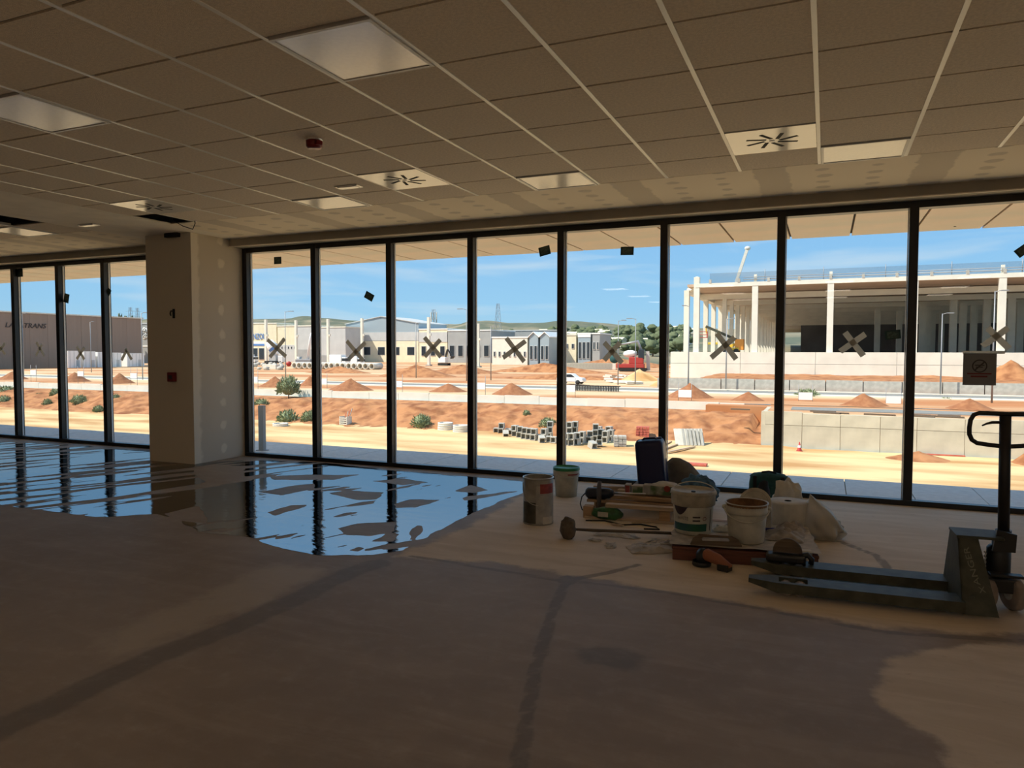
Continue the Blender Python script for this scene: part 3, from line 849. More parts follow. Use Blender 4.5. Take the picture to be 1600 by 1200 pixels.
# tape crosses on the glass
YT = 7.754
def tape_cross(cx, cy, arms, label, w=0.055):
    c = at_y(cx, cy, YT)
    t = thing('tape_cross', label, 'tape', c, group='tape crosses on the window panes')
    for k, (x0, y0, x1, y1) in enumerate(arms):
        a = at_y(cx + x0, cy + y0, YT) - c; b = at_y(cx + x1, cy + y1, YT) - c
        dy = -0.0012 * (k + 1)
        mb = MB(); d = (b - a); d.y = 0; L_ = d.length; d.normalize(); nrm = Vector((-d.z, 0, d.x))
        n = 8; pts = []
        for i in range(n + 1):
            q = a + d * L_ * i / n
            j = 0.004 if i in (0, n) else 0.0
            pts.append((q + nrm * (w / 2) + d * random.uniform(-j, j), q - nrm * (w / 2) + d * random.uniform(-j, j)))
        vs_ = [Vector((q.x, dy, q.z)) for pr in pts for q in pr] + [Vector((q.x, dy + 0.0008, q.z)) for pr in pts for q in pr]
        N2 = 2 * (n + 1); fs_ = []
        for i in range(n):
            fs_.append((2 * i, 2 * i + 1, 2 * i + 3, 2 * i + 2)); fs_.append((N2 + 2 * i, N2 + 2 * i + 2, N2 + 2 * i + 3, N2 + 2 * i + 1))
            fs_.append((2 * i, 2 * i + 2, N2 + 2 * i + 2, N2 + 2 * i)); fs_.append((2 * i + 1, N2 + 2 * i + 1, N2 + 2 * i + 3, 2 * i + 3))
        mb.add(vs_, fs_)
        obj('tape_strip', mb, MT['tape'], t)
where_r = ['in the first pane right of the pillar', 'in the second pane right of the pillar', 'in the third pane right of the pillar', 'in the fourth pane right of the pillar', 'in the fifth pane right of the pillar', 'in front of the boom lift', 'in front of the dark warehouse interior', 'above the paper notice']
cross_r = [(433, 543, (-15, -12, 14, 14), (-11, 15, 12, -14)), (556, 547, (-14, -14, 12, 17), (-12, 15, 15, -12)), (676, 543, (-13, -16, 13, 15), (-12, 14, 12, -12)), (803, 545, (-12, -17, 16, 20), (-17, 14, 18, -12)), (958, 549, (-14, -14, 14, 18), (-14, 14, 11, -14)), (1132, 541, (-12, -20, 18, 20), (-21, 18, 16, -14)), (1333, 536, (-13, -17, 16, 20), (-20, 13, 19, -14)), (1557, 531, (-14, -19, 20, 14), (-22, 10, 19, -19))]
for (cx, cy, a, b), wh in zip(cross_r, where_r): tape_cross(cx, cy, (a, b), 'grey tape cross stuck on the glass ' + wh)
cross_l = [(61, 544, (-4, -9, 8, 12), (-5, 12, 5, -6)), (126, 553, (-6, -11, 6, 9), (-6, 8, 6, -10)), (197, 553, (-7, 10, 1, -6), (-1, -8, 9, 9)), (2, 545, (-6, -9, 6, 9), (-6, 9, 6, -9))]
for (cx, cy, a, b), wh in zip(cross_l, ('second mullion from the left', 'white site containers, left one', 'white site containers, next to the pillar', 'picture edge at far left')):
    tape_cross(cx, cy, (a, b), 'grey tape cross on the left glass by the ' + wh, 0.05)
# dark stickers
stick = [(32, 426, 7, 13, 0, 'upright dark green sticker high on the leftmost window pane'), (104, 466, 7, 14, 14, 'dark green sticker on the sky left of the pillar, tilted slightly'), (168, 456, 8, 13, 36, 'tilted dark green sticker beside the mullion left of the pillar'),
         (434, 407, 13, 11, 0, 'square dark green sticker at top of the first pane right of the pillar'), (577, 463, 15, 11, 28, 'steeply tilted dark green sticker in the second pane right of the pillar'), (851, 392, 17, 14, -12, 'dark green sticker tilted at top of the fourth pane right of the pillar'),
         (980, 392, 19, 13, 2, 'dark green sticker at top of the fifth pane right of the pillar'), (1395, 523, 20, 14, -6, 'dark green sticker low on the pane before the dark warehouse interior'), (1600, 390, 22, 14, -38, 'dark green sticker cut by the right picture edge')]
for (cx, cy, w, h, a, lab) in stick:
    c = at_y(cx, cy, YT - 0.0005); k = (c - EYE).dot(FW) / FPX
    t = thing('sticker', lab, 'sticker', c, rot=(0, math.radians(a), 0))
    kx = k / max(0.35, abs(RT.x)) if cx > 380 else k / 0.62
    obj('backing', MB().box(-w * kx / 2, w * kx / 2, -0.004, 0.0, -h * k / 2, h * k / 2), MT['sticker'], t)
    obj('print', MB().box(-w * kx * 0.36, w * kx * 0.36, -0.005, -0.004, -h * k * 0.36, h * k * 0.36), MT['sticker_print'], t)
# paper notice
c = at_y(1530.5, 577, YT - 0.001); k = (c - EYE).dot(FW) / FPX / RT.x
t = thing('paper_notice', 'grey paper notice with a crossed circle taped to the right-hand pane', 'sign', c)
w, h = 41 * k, 50 * k * RT.x
obj('sheet', MB().box(-w / 2, w / 2, -0.001, 0.0, -h / 2, h / 2), MT['paper_grey'], t)
obj('tape_strip', MB().box(-w / 2 - 0.005, w / 2 + 0.06, -0.003, -0.001, h / 2 - 0.005, h / 2 + 0.022), MT['tape'], t)
rg = MB(); R1, R2 = w * 0.23, w * 0.19
for i in range(40):
    a0, a1 = 2 * math.pi * i / 40, 2 * math.pi * (i + 1) / 40
    rg.add([(R2 * math.cos(a0), -0.0016, R2 * math.sin(a0)), (R1 * math.cos(a0), -0.0016, R1 * math.sin(a0)), (R1 * math.cos(a1), -0.0016, R1 * math.sin(a1)), (R2 * math.cos(a1), -0.0016, R2 * math.sin(a1))], [(0, 1, 2, 3)])
rg.bar((-R2 * 0.7, -0.0016, -R2 * 0.7), (R2 * 0.7, -0.0016, R2 * 0.7), 0.001, 0.012, up=(-0.7, 0, 0.7))
rg.box(-R2 * 0.75, R2 * 0.75, -0.002, -0.0012, 0.003, 0.012); rg.box(-R2 * 0.6, R2 * 0.5, -0.002, -0.0012, -0.014, -0.006)
so = obj('symbol', rg, MT['print_dark'], t); so.location = (0, 0, h * 0.1)
obj('print_line', MB().box(-w * 0.37, w * 0.36, -0.002, -0.001, -h * 0.16, -h * 0.115), MT['print_red'], t)
obj('print_line', MB().box(-w * 0.26, w * 0.24, -0.002, -0.001, -h * 0.25, -h * 0.20), MT['print_red'], t)

# ---- terrace outside the glass and soffit over it
te = struct(obj('terrace', MB().box(-40, 25, 7.82, 9.10, -0.5, -0.045), MT['concrete_grey']), 'narrow paved terrace in the shade outside the windows', 'terrace')
pm = MB().box(-0.305, 0.305, -0.63, 0.63, -0.03, 0.0).mesh('paving_slab'); pm.materials.append(MT['slab_grey'])
for k in range(-26, 6):
    x = 0.2145 + 0.62 * k + 0.31
    o = obj('paving_slab', pm, None, te); o.location = (x, 8.46, -0.014 + random.uniform(-0.0015, 0.0015))
xs = struct(obj('trim_1', MB().box(-60, 30, 7.82, 9.27, 2.806, 3.9), MT['concrete_pale']), 'eaves overhanging the terrace outside', 'eaves')
obj('joint_backing', MB().box(-60, 30, 7.83, 9.25, 2.799, 2.806), MT['tee_dark'], xs)
pm = MB().box(-0.308, 0.308, -0.715, 0.715, 0.0, 0.03).mesh('soffit_panel'); pm.materials.append(MT['soffit_wood'])
for k in range(-40, 10):
    x = 0.230 - 0.319 + 0.638 * k
    o = obj('soffit_panel', pm, None, xs); o.location = (x, 8.54, 2.773 + random.uniform(-0.001, 0.001))
p = at_z(1492, 354, 2.772)
d_ = obj('drain_hole', MB().lathe([(0.0, 2.770), (0.012, 2.770), (0.014, 2.776)], 12), MT['slot_black'], xs); d_.location = (p.x, p.y, 0)
# steel post on the terrace
p = at_z(410, 704, -0.014)
t = thing('rail_post', 'short grey steel post standing on the terrace near the pillar', 'post', p)
obj('post', MB().box(-0.045, 0.045, -0.03, 0.03, 0.0, 0.66), MT['steel_grey'], t, bevel=0.004)
obj('base_plate', MB().box(-0.07, 0.07, -0.06, 0.06, 0.0, 0.012), MT['steel_grey'], t)
# ================================================================== OUTSIDE: ground
ZL, ZT_, ZU = -6.0, -3.3, -2.0      # building plot, road terrace, warehouse plot
def gx_at(px, Y): return at_y(px, 549, Y).x
def zy(px, py, Y): return at_y(px, py, Y).z
def nz3(x, y, s, seed=0.0): return noise.fractal(Vector((x * s, y * s, seed)), 1.0, 2.0, 4)
XBK = -4.6           # where the earth bank ends at the cast concrete wall
lg = MB()
def low_fn(u, v):
    x = -170 + 230 * u; y = -120 + 180 * v
    z = ZL + 0.05 * nz3(x, y, 0.35, 2.0)
    if x < XBK + 3: z += 0.25 * max(0, (y - 55) / 5) ** 2 * 0.5
    return (x, y, z)
lg.grid(low_fn, 150, 110)
struct(obj('ground_plot', lg, MT['sand']), 'sunlit sandy ground of the building plot below', 'ground')
bk = MB()
def bank_fn(u, v):
    x = -170 + (170 + XBK) * u
    yf = 58.5 + 1.2 * nz3(x, 0, 0.08, 5.0); yc = 69.2
    prof = [(0, 0), (0.12, 0.10), (0.55, 0.78), (0.72, 0.97), (1, 1.0)]
    h = lerp_tab(prof, v)
    y = yf + (yc - yf) * v; z = ZL - 0.05 + (1.95 + 0.12) * h
    k = math.sin(math.pi * min(1, max(0, v))) ** 0.6
    gl = abs(noise.noise(Vector((x * 0.55 + y * 0.15, y * 0.12, 3.0))))
    z += k * (0.30 * nz3(x, y, 0.35, 1.0) + 0.25 * nz3(x, y, 1.1, 8.0) - 0.35 * gl)
    if u > 0.995: z = min(z, ZL + 0.2 + 1.2 * v)
    return (x, y, max(z, ZL - 0.06))
bk.grid(bank_fn, 420, 30)
struct(obj('ground_bank', bk, MT['soil']), 'bare orange earth bank beyond the sandy plot', 'bank')
yd = MB()
def yard_fn(u, v):
    x = -330 + 430 * u; y = 69.6 + 330 * v ** 1.6
    z = ZT_ - 0.02 + 0.04 * nz3(x, y, 0.2, 4)
    if 96 < y < 104 and x < -25: z += 0.2 * nz3(x, y, 0.3, 6)
    return (x, y, z)
yd.grid(yard_fn, 160, 70)
struct(obj('ground_yard', yd, MT['yard']), 'sandy orange construction yard stretching to the far sheds', 'ground')
st = MB()
st.box(XBK + 0.05, 60, 60.3, 70.2, ZL, ZT_ - 0.06); st.box(-10, XBK + 0.05, 67.6, 70.2, ZL, ZT_ - 0.1)
struct(obj('ground_shelf', st, MT['yard']), 'strip of earth held by the cast concrete wall', 'ground')
def up_fn(u, v):
    x = -18.5 + 110 * u; y = 93.8 + 22 * v
    z = ZU + 0.25 * nz3(x, y, 0.25, 7.0) + 0.15 * v
    if u < 0.03: z = ZT_ + (z - ZT_) * (u / 0.03)
    return (x, y, z)
struct(obj('ground_warehouse_plot', MB().grid(up_fn, 110, 12), MT['soil']), 'orange soil behind the grey retaining wall', 'ground')
struct(obj('ground_far', MB().grid(lambda u, v: (-1600 + 3000 * u, 399 + 300 * v, ZT_ - 0.05), 6, 4), MT['hill']), 'distant scrubland', 'ground')

# hills
def hill(name, Y0, Y1, ridge, label, mseed, x0=-1500, x1=900):
    def fn(u, v):
        x = x0 + (x1 - x0) * u; y = Y0 + (Y1 - Y0) * v
        px = 800 + FPX * (Vector((x, y, 0)).dot(RT)) / (Vector((x, y, 0)).dot(FW))
        zr = at_y(max(-400, min(2000, px)), lerp_tab(ridge, px), Y1).z
        s = 3 * v * v - 2 * v ** 3
        z = ZT_ + (zr - ZT_) * s + v * 8 * nz3(x, y, 0.012, mseed)
        return (x, y, z)
    return struct(obj(name, MB().grid(fn, 220, 14), MT['hill']), label, 'hill')
hill('ground_hill', 600, 1100, [(-400, 505), (200, 502), (300, 500), (420, 501), (470, 498), (560, 501), (640, 506), (700, 508), (760, 503), (800, 507), (850, 508), (890, 504), (935, 507), (960, 513), (1040, 515), (1300, 516), (2000, 516)], 'green and ochre hills on the horizon', 3.0)

# ---- road and kerbs
def strip(name, y0, y1, z, m_, lab, x0=-260, x1=80, h=0.12):
    return struct(obj(name, MB().box(x0, x1, y0, y1, z - h, z), MT[m_]), lab, 'road')
strip('road_surface', 86.0, 91.0, ZT_ + 0.06, 'asphalt', 'grey road crossing the yard')
strip('road_kerb', 91.2, 92.6, ZT_ + 0.12, 'kerb', 'pale kerb strip along the far side of the road')
strip('road_verge', 83.6, 85.8, ZT_ + 0.10, 'kerb', 'pale kerb strip along the near side of the road')
strip('road_apron', 64.0, 67.2, ZT_ + 0.0, 'asphalt', 'grey asphalt strip on top of the cast concrete wall', XBK + 2, 60)

# ---- low white retaining wall, panel by panel
rw = struct(bpy.data.objects.new('wall_low', None), 'low white concrete retaining wall along the top of the earth bank', 'wall'); COL.objects.link(rw)
x = -170.0; k = 0
while x < -9.5:
    L_ = 3.9 if k % 3 else 5.2
    x1 = min(x + L_, -9.0); dz = 0.05 * ((k * 7) % 3 - 1); dy = 0.25 if -25 < x < -9 else 0.0
    o = obj('wall_panel', MB().box(0, x1 - x - 0.04, 0, 0.25, -1.0, 0), MT['concrete_white'], rw); o.location = (x, 69.5 - dy, -3.2 + dz)
    x = x1; k += 1
o = obj('wall_panel', MB().box(0, 2.2, 0, 0.3, -1.2, 0), MT['concrete_white'], rw); o.location = (-9.0, 69.3, -3.3)
# ---- cast concrete wall, formwork panels
cw = struct(bpy.data.objects.new('wall_cast', None), 'tall cast concrete retaining wall with formwork joints at right', 'wall'); COL.objects.link(cw)
x = XBK; k = 0
while x < 26:
    w = (3.0, 2.7, 2.7, 2.4)[k % 4]
    for z0, z1 in ((ZL - 0.3, ZL + 1.75), (ZL + 1.75, -3.32 + (0.12 if x < -3 else 0.0))):
        o = obj('wall_panel', MB().box(0, w - 0.03, 0, 0.4, 0, z1 - z0 - 0.03), MT['concrete_wall'], cw)
        o.location = (x, 60.2 + random.uniform(-0.012, 0.012), z0)
    x += w; k += 1
obj('return_face', MB().box(XBK - 0.02, XBK + 0.3, 60.2, 67, ZL, -3.35), MT['concrete_wall'], cw)
# ---- grey wall in front of the warehouse plot
gw = struct(bpy.data.objects.new('wall_grey', None), 'grey concrete retaining wall beyond the road at right', 'wall'); COL.objects.link(gw)
gm = MB().box(-1.95, 1.95, -0.15, 0.15, ZT_ - 0.1, ZU + 0.05).mesh('wall_panel'); gm.materials.append(MT['concrete_grey'])
for k in range(22):
    o = obj('wall_panel', gm, None, gw); o.location = (-18 + 4.0 * k, 93.6, 0.02 * (k % 3))

# ================================================================== OUTSIDE: things
def heap_mesh(rx, ry, h, seed, name='soil'):
    mb = MB()
    def fn(u, v):
        a = 2 * math.pi * u; r = v
        k = 1 + 0.18 * noise.noise(Vector((math.cos(a) * 1.5, math.sin(a) * 1.5, seed)))
        x, y = rx * r * k * math.cos(a), ry * r * k * math.sin(a)
        z = h * max(0, (1 - r) ** 1.15) * (1 + 0.15 * noise.noise(Vector((x, y, seed)))) + 0.05 * h * noise.noise(Vector((x * 3, y * 3, seed))) * (1 - r)
        return (x, y, z - 0.04)
    mb.grid(fn, 28, 10)
    return mb
def heap(px, Y, wpx, hpx_, lab, z=ZT_, m_='soil_heap', seed=1.0, ry=None):
    X = gx_at(px, Y); dep = Vector((X, Y, 0)).dot(FW); k = dep / FPX
    o = obj('soil_heap', heap_mesh(wpx * k / 2 * 1.1, ry or wpx * k / 2, hpx_ * k * 1.08, seed), MT[m_])
    o.location = (X, Y, z); return tag(o, lab, 'soil heap', 'soil heaps along the road')
hl = [(115, 76, 46, 14, 'left soil heap before the site containers, seen through the left window'), (185, 75, 46, 15, 'soil heap beside the left window wall\'s right jamb'), (20, 78, 40, 12, 'soil heap at the far left picture edge'), (430, 76.5, 56, 15, 'reddish soil heap behind the round bush on the white wall'), (484, 81, 34, 13, 'reddish soil heap behind the first mullion right of the pillar'), (548, 73.5, 66, 17, 'broad reddish soil heap in the second pane right of the pillar'), (700, 76, 60, 13, 'flat reddish soil heap in the third pane right of the pillar'), (800, 74.5, 62, 18, 'pointed reddish soil heap in the fourth pane right of the pillar'), (1078, 77, 66, 22, 'reddish soil heap behind a white board left of the boom lift'), (1170, 74, 50, 14, 'reddish soil heap left of the mullion before the warehouse'), (1352, 71.5, 68, 18, 'reddish soil heap in front of the warehouse centre'), (1518, 71, 62, 16, 'reddish soil heap under the paper notice')]
for i, (a, b, c, d, lab) in enumerate(hl): heap(a, b, c, d, lab, seed=i * 3.1)
heap(1580, 106, 90, 30, 'tall orange soil heap against the warehouse plinth at right edge', ZU, 'soil', 44.0)
heap(650, 120, 130, 17, 'long orange soil heap in the yard behind the road', ZT_, 'soil', 51.0, 5)
heap(722, 140, 120, 13, 'orange soil heap right of the cream pillar in the yard', ZT_, 'soil', 53.0, 6)
heap(1000, 118, 60, 17, 'pale sand heap in front of the red drilling machine', ZT_, 'sand', 57.0)
heap(1030, 100, 30, 10, 'small pale sand heap behind the grey wall end', ZT_, 'sand', 59.0)
heap(530, 131, 110, 10, 'low orange soil ridge below the concrete pipes', ZT_, 'soil', 61.0, 4)
heap(850, 156, 200, 14, 'long orange soil ridge across the yard centre', ZT_, 'soil', 63.0, 4)
heap(880, 118, 240, 9, 'low sandy soil ridge behind the white car', ZT_, 'soil', 65.0, 2.5)
heap(960, 215, 200, 14, 'far orange soil ridge below the wooded hill', ZT_, 'soil', 67.0, 6)

# fence boards along the road
def board(px, py, i):
    Y = 70.9 if i not in (4, 9, 10) else 75.5; X = gx_at(px, Y); k = Vector((X, Y, 0)).dot(FW) / FPX
    z = zy(px, py, Y)
    t = thing('site_board', 'white site board on the fence, ' + ORD[i] + ' from the left', 'board', (X, Y, ZT_), group='white boards on the road fence')
    w, h = 0.62, 0.36
    obj('panel', MB().box(-w, w, -0.03, 0.03, z - ZT_ - h, z - ZT_ + h), MT['white_paint'], t)
    for s in (-0.62, 0.62): obj('post', MB().tube([(s, 0.04, -0.1), (s, 0.04, z - ZT_ + 1.1)], 0.025, 6), MT['steel_grey'], t)
for i, (a, b) in enumerate([(51, 582), (125, 584), (208, 587), (396, 593), (504, 596), (621, 600), (750, 603), (890, 607), (1071, 615), (1260, 619), (1398, 625)]): board(a, b, i)
# street lamps
def lamp(px, pyb, pyt, Y, lab, arm=1.3, head=True, r=0.09):
    X = gx_at(px, Y); zt = zy(px, pyt, Y)
    t = thing('street_lamp', lab, 'street lamp', (X, Y, ZT_), group='lamp posts in the yard')
    H = zt - ZT_
    obj('pole', MB().tube([(0, 0, 0), (0, 0, H)], [r, r * 0.55], 8), MT['steel_grey'] if head else MT['concrete_pale'], t)
    if head:
        a = obj('arm', MB().tube([(0, 0, H - 0.1), (arm * 0.5, 0, H + 0.05), (arm, 0, H + 0.05)], 0.04, 6), MT['steel_grey'], t)
        obj('lamp_head', MB().box(arm * 0.6, arm * 1.35, -0.16, 0.16, H + 0.0, H + 0.1), MT['steel_grey'], t)
lamp(446, 592, 487, 98, 'tall street lamp left of the row of concrete pipes')
lamp(650, 592, 505, 112, 'slim pale lamp post right of the third mullion', 0.6)
lamp(729, 598, 483, 104, 'street lamp close to the mullion right of the telecom mast', -1.2)
lamp(767, 600, 510, 108, 'slim lamp post in front of the white gabled shed', 0.6)
lamp(966, 602, 501, 101, 'thin street lamp left of the red drilling machine', 0.8)
lamp(993, 600, 498, 104, 'street lamp in front of the red drilling machine', -1.0)
lamp(1076, 613, 478, 88, 'street lamp before the left end of the warehouse frame', -0.6)
lamp(1135, 604, 498, 92.5, 'street lamp passing behind the tape cross at the boom lift', 0.7)
lamp(1471, 618, 490, 92.0, 'street lamp left of the paper notice', 0.8)
lamp(1552, 632, 455, 80, 'street lamp right of the paper notice', 0.8)
lamp(142, 580, 503, 110, 'lamp post before the brown warehouse, middle one', 0.9)
lamp(36, 595, 490, 84, 'lamp post before the brown warehouse, leftmost one', 0.9)
lamp(172, 560, 528, 150, 'short lamp before the brown warehouse', 0.7)
lamp(222, 597, 489, 84, 'lamp post at the right corner of the brown warehouse', 1.0)

# bushes
def bush_mesh(seed):
    rnd = random.Random(seed); mb = MB()
    for i in range(520):
        th = math.acos(rnd.uniform(-0.25, 1)); ph = rnd.uniform(0, 2 * math.pi); r = rnd.uniform(0.55, 1.0)
        d = Vector((math.sin(th) * math.cos(ph), math.sin(th) * math.sin(ph), math.cos(th)))
        c = Vector((d.x * r, d.y * r, max(0.02, 0.25 + d.z * 0.75 * r)))
        t = (d + Vector((rnd.uniform(-.5, .5), rnd.uniform(-.5, .5), rnd.uniform(-.1, .7)))).normalized()
        s = t.cross(Vector((rnd.uniform(-1, 1), rnd.uniform(-1, 1), 0.3))).normalized()
        l, w = rnd.uniform(0.16, 0.30), rnd.uniform(0.03, 0.06)
        mb.add([c - s * w, c + s * w, c + t * l * 0.6 + s * w * 0.8, c + t * l, c + t * l * 0.6 - s * w * 0.8], [(0, 1, 2, 3, 4)])
    return mb
bmeshes = []
for s in (1, 2, 3):
    me = bush_mesh(s).mesh('foliage'); me.materials.append(MT['bush']); bmeshes.append(me)
core = MB().blob((0, 0, 0.45), (0.72, 0.72, 0.5), 12, 8, 0.3, 2.0, 1.0, 0.0).mesh('crown'); core.materials.append(MT['bush'])
stem = MB().tube([(0, 0, -0.25), (0.02, 0, 0.4)], 0.05, 6).mesh('stem'); stem.materials.append(MT['bark'])
def bush(px, py, wpx, hpx_, Y, lab, i, z=None):
    X = gx_at(px, Y); k = Vector((X, Y, 0)).dot(FW) / FPX
    zb = zy(px, py + hpx_ / 2, Y) if z is None else z
    t = thing('bush', lab, 'bush', (X, Y, zb), i * 1.3, 'scrub bushes on the earth bank')
    t.scale = (wpx * k / 2 / 1.05,) * 2 + (hpx_ * k / 1.05,)
    obj('foliage', bmeshes[i % 3], None, t); obj('crown', core, None, t); obj('stem', stem, None, t)
bl = [(450, 602, 36, 30, 67.8, 'large round bush in front of the white low wall right of the pillar'), (448, 651, 34, 22, 60.2, 'green bush at the bank foot behind the steel post'), (481, 651, 24, 20, 60.6, 'green bush cut by the first mullion right of the pillar'), (407, 630, 26, 14, 64, 'pale bush above the steel post'), (658, 658, 32, 22, 60.2, 'green bush left of the two concrete rings'), (857, 661, 30, 18, 61.5, 'green bush behind the concrete blocks at the mullion'), (823, 645, 12, 9, 64, 'tiny shrub on the bank above the concrete blocks'), (1262, 617, 40, 18, 84.5, 'olive bush behind the white board before the warehouse'), (1481, 627, 22, 12, 84.0, 'small bush left of the heap under the paper notice'), (921, 643, 18, 5, 68.6, 'low shrub on the bank crest right of the middle mullion'),
      (8, 611, 30, 16, 66, 'pale bush at the left picture edge, upper one'), (4, 626, 26, 16, 62, 'pale bush at the left picture edge, lower one'), (60, 619, 16, 10, 65, 'small bush left of the second mullion at far left'), (72, 630, 16, 14, 62, 'dark bush below the small bush at far left'), (85, 614, 18, 14, 65.5, 'bush beside the second mullion at far left'), (122, 626, 28, 18, 63, 'slanted bush in the middle of the left window wall'), (152, 639, 18, 12, 60, 'bush low on the bank at the third mullion'), (178, 623, 20, 14, 64, 'bush right of the third mullion at left')]
for i, (a, b, c, d, Y, lab) in enumerate(bl): bush(a, b, c, d, Y, lab, i)

# precast concrete rings
def ring_mb(R, h, t=0.12):
    return MB().lathe([(R - t, 0), (R, 0), (R, h * 0.46), (R - 0.02, h * 0.48), (R - 0.02, h * 0.52), (R, h * 0.54), (R, h), (R - t, h), (R - t, 0)], 28)
def rings(px, py, n, R, lab, h=0.33):
    p = at_z(px, py, ZL)
    t = thing('concrete_ring', lab, 'concrete ring', (p.x, p.y + R, ZL + 0.0), group='precast concrete rings')
    for k in range(n):
        o = obj('ring', ring_mb(R, h), MT['concrete_pale'], t); o.location = (0.02 * k, 0, k * (h + 0.015))
rings(690, 674, 2, 0.72, 'stack of grooved concrete rings, left of the pair', 0.38)
rings(714, 677, 2, 0.70, 'stack of grooved concrete rings, right of the pair', 0.34)
rings(430, 667, 1, 0.75, 'single flat concrete ring lying by the bush at the bank foot', 0.3)
# pallet with rubble sacks
p = at_z(540, 664, ZL + 0.1)
t = thing('crate', 'white wire crate with scrap standing at the bank foot', 'crate', (p.x, p.y, ZL + 0.12))
for s in (-0.42, 0.42):
    obj('side_panel', MB().box(s - 0.03, s + 0.03, -0.4, 0.4, 0, 0.85), MT['concrete_pale'], t)
for y in (-0.4, 0.4):
    for k in range(4): obj('slat', MB().box(-0.45, 0.45, y - 0.02, y + 0.02, 0.05 + 0.2 * k, 0.15 + 0.2 * k), MT['concrete_pale'], t)
for k in range(4): obj('rebar', MB().tube([(0.1 * k - 0.1, 0, 0.1), (0.25 * k, 0.1, 1.2 + 0.15 * k)], 0.03, 6), MT['steel_grey'] if k % 2 else MT['red_paint'], t)
# hollow concrete blocks
def block_mesh():
    mb = MB(); w, h, l, c = 0.24, 0.24, 0.30, 0.05
    mb.box(-w, w, -l, l, 0, c); mb.box(-w, w, -l, l, 2 * h - c, 2 * h)
    mb.box(-w, -w + c, -l, l, c, 2 * h - c); mb.box(w - c, w, -l, l, c, 2 * h - c); mb.box(-w + c, w - c, l - 0.06, l, c, 2 * h - c)
    me = mb.mesh('hollow_block'); me.materials.append(MT['concrete_grey']); return me
bmesh_ = block_mesh()
rb = random.Random(5)
nblk = 0
def block(px, py, lev, rz, lean=0.0):
    global nblk
    p = at_z(px, py, ZL)
    o = obj('concrete_block', bmesh_, None); o.location = (p.x, p.y, ZL + 0.02 + lev * 0.485); o.rotation_euler = (lean, 0, rz)
    sec = 'left end of the row' if px < 800 else 'row left of the mullion' if px < 872 else 'row right of the mullion' if px < 915 else 'right end of the row'
    lvl = ('bottom', 'second', 'third')[lev]
    tag(o, 'hollow grey concrete block, %s course, %s on the sand' % (lvl, sec), 'block', 'hollow concrete blocks, ' + sec); nblk += 1
for px, py, n in [(776, 677, 1), (783, 678, 2), (794, 678, 1), (799, 680, 1), (804, 682, 2), (812, 684, 2), (819, 686, 2), (827, 687, 2), (834, 688, 2), (843, 688, 1), (850, 688, 2), (858, 685, 3), (866, 692, 1), (884, 696, 2), (893, 696, 2), (901, 695, 2), (909, 693, 2), (889, 686, 3), (897, 685, 3), (921, 692, 2), (929, 690, 3), (938, 689, 2), (946, 692, 2), (953, 690, 2), (951, 684, 2), (935, 684, 2)]:
    for k in range(n): block(px + 0.8 * k, py, k, rb.uniform(-0.15, 0.35))
block(925, 700, 0, 0.9, 0.3); block(936, 698, 0, 0.4, -0.4); block(790, 682, 0, 0.5, 0.5); block(846, 691, 0, 0.6, 0.3); block(858, 691, 0, 0.3, 0.0)
def stack(px, py, nx_, nl, w, d, h, m_, name, part_, lab, cat, rz=0.2):
    p = at_z(px, py, ZL)
    t = thing(name, lab, cat, (p.x, p.y + d / 2, ZL + 0.03), rz)
    me = MB().box(-w / 2 + 0.015, w / 2 - 0.015, -d / 2, d / 2, 0, h - 0.02).mesh(part_); me.materials.append(MT[m_])
    for j in range(nl):
        for i in range(nx_):
            o = obj(part_, me, None, t); o.location = ((i - (nx_ - 1) / 2) * w + rb.uniform(-.02, .02), rb.uniform(-.03, .03), j * h)
stack(1002, 688, 4, 5, 0.27, 0.9, 0.22, 'brick_red', 'brick_stack', 'brick', 'stack of red bricks behind the concrete blocks', 'bricks')
stack(977, 683, 3, 3, 0.3, 0.8, 0.2, 'brick_red', 'brick_stack', 'brick', 'low loose stack of red bricks left of the taller red stack', 'bricks', -0.1)
stack(966, 698, 3, 4, 0.34, 1.0, 0.2, 'concrete_grey', 'kerb_stack', 'kerb_stone', 'pile of grey kerb stones in front of the red bricks', 'kerb stones', 0.3)
p = at_z(1077, 698, ZL)
t = thing('precast_panel', 'pale ribbed concrete panel leaning against the earth bank', 'panel', (p.x, p.y + 0.5, ZL + 0.02), 0.25)
pl = MB()
for k in range(8):
    obj('rib', MB().bar((-1.0 + 0.28 * k, 0, 0), (-1.15 + 0.28 * k, 0.75, 1.25), 0.17, 0.12), MT['concrete_grey'], t)
obj('slab', MB().bar((0.0, 0.1, 0.02), (-0.15, 0.85, 1.25), 2.3, 0.06), MT['concrete_pale'], t)
for i, (a, b, c, d, lab) in enumerate([(1036, 704, 1058, 696, 'weathered plank lying on sand right of the blue jerry can, upper'), (1042, 709, 1085, 700, 'weathered plank lying on sand right of the blue jerry can, lower'), (1036, 697, 1048, 692, 'short weathered plank leaning near the ribbed panel')]):
    A, B = at_z(a, b, ZL), at_z(c, d, ZL)
    A.z = B.z = 0; cc = (A + B) / 2
    o = obj('plank', MB().bar(A - cc, B - cc, 0.22, 0.08), MT['wood_pale']); o.location = (cc.x, cc.y, ZL + 0.12); tag(o, lab, 'plank')
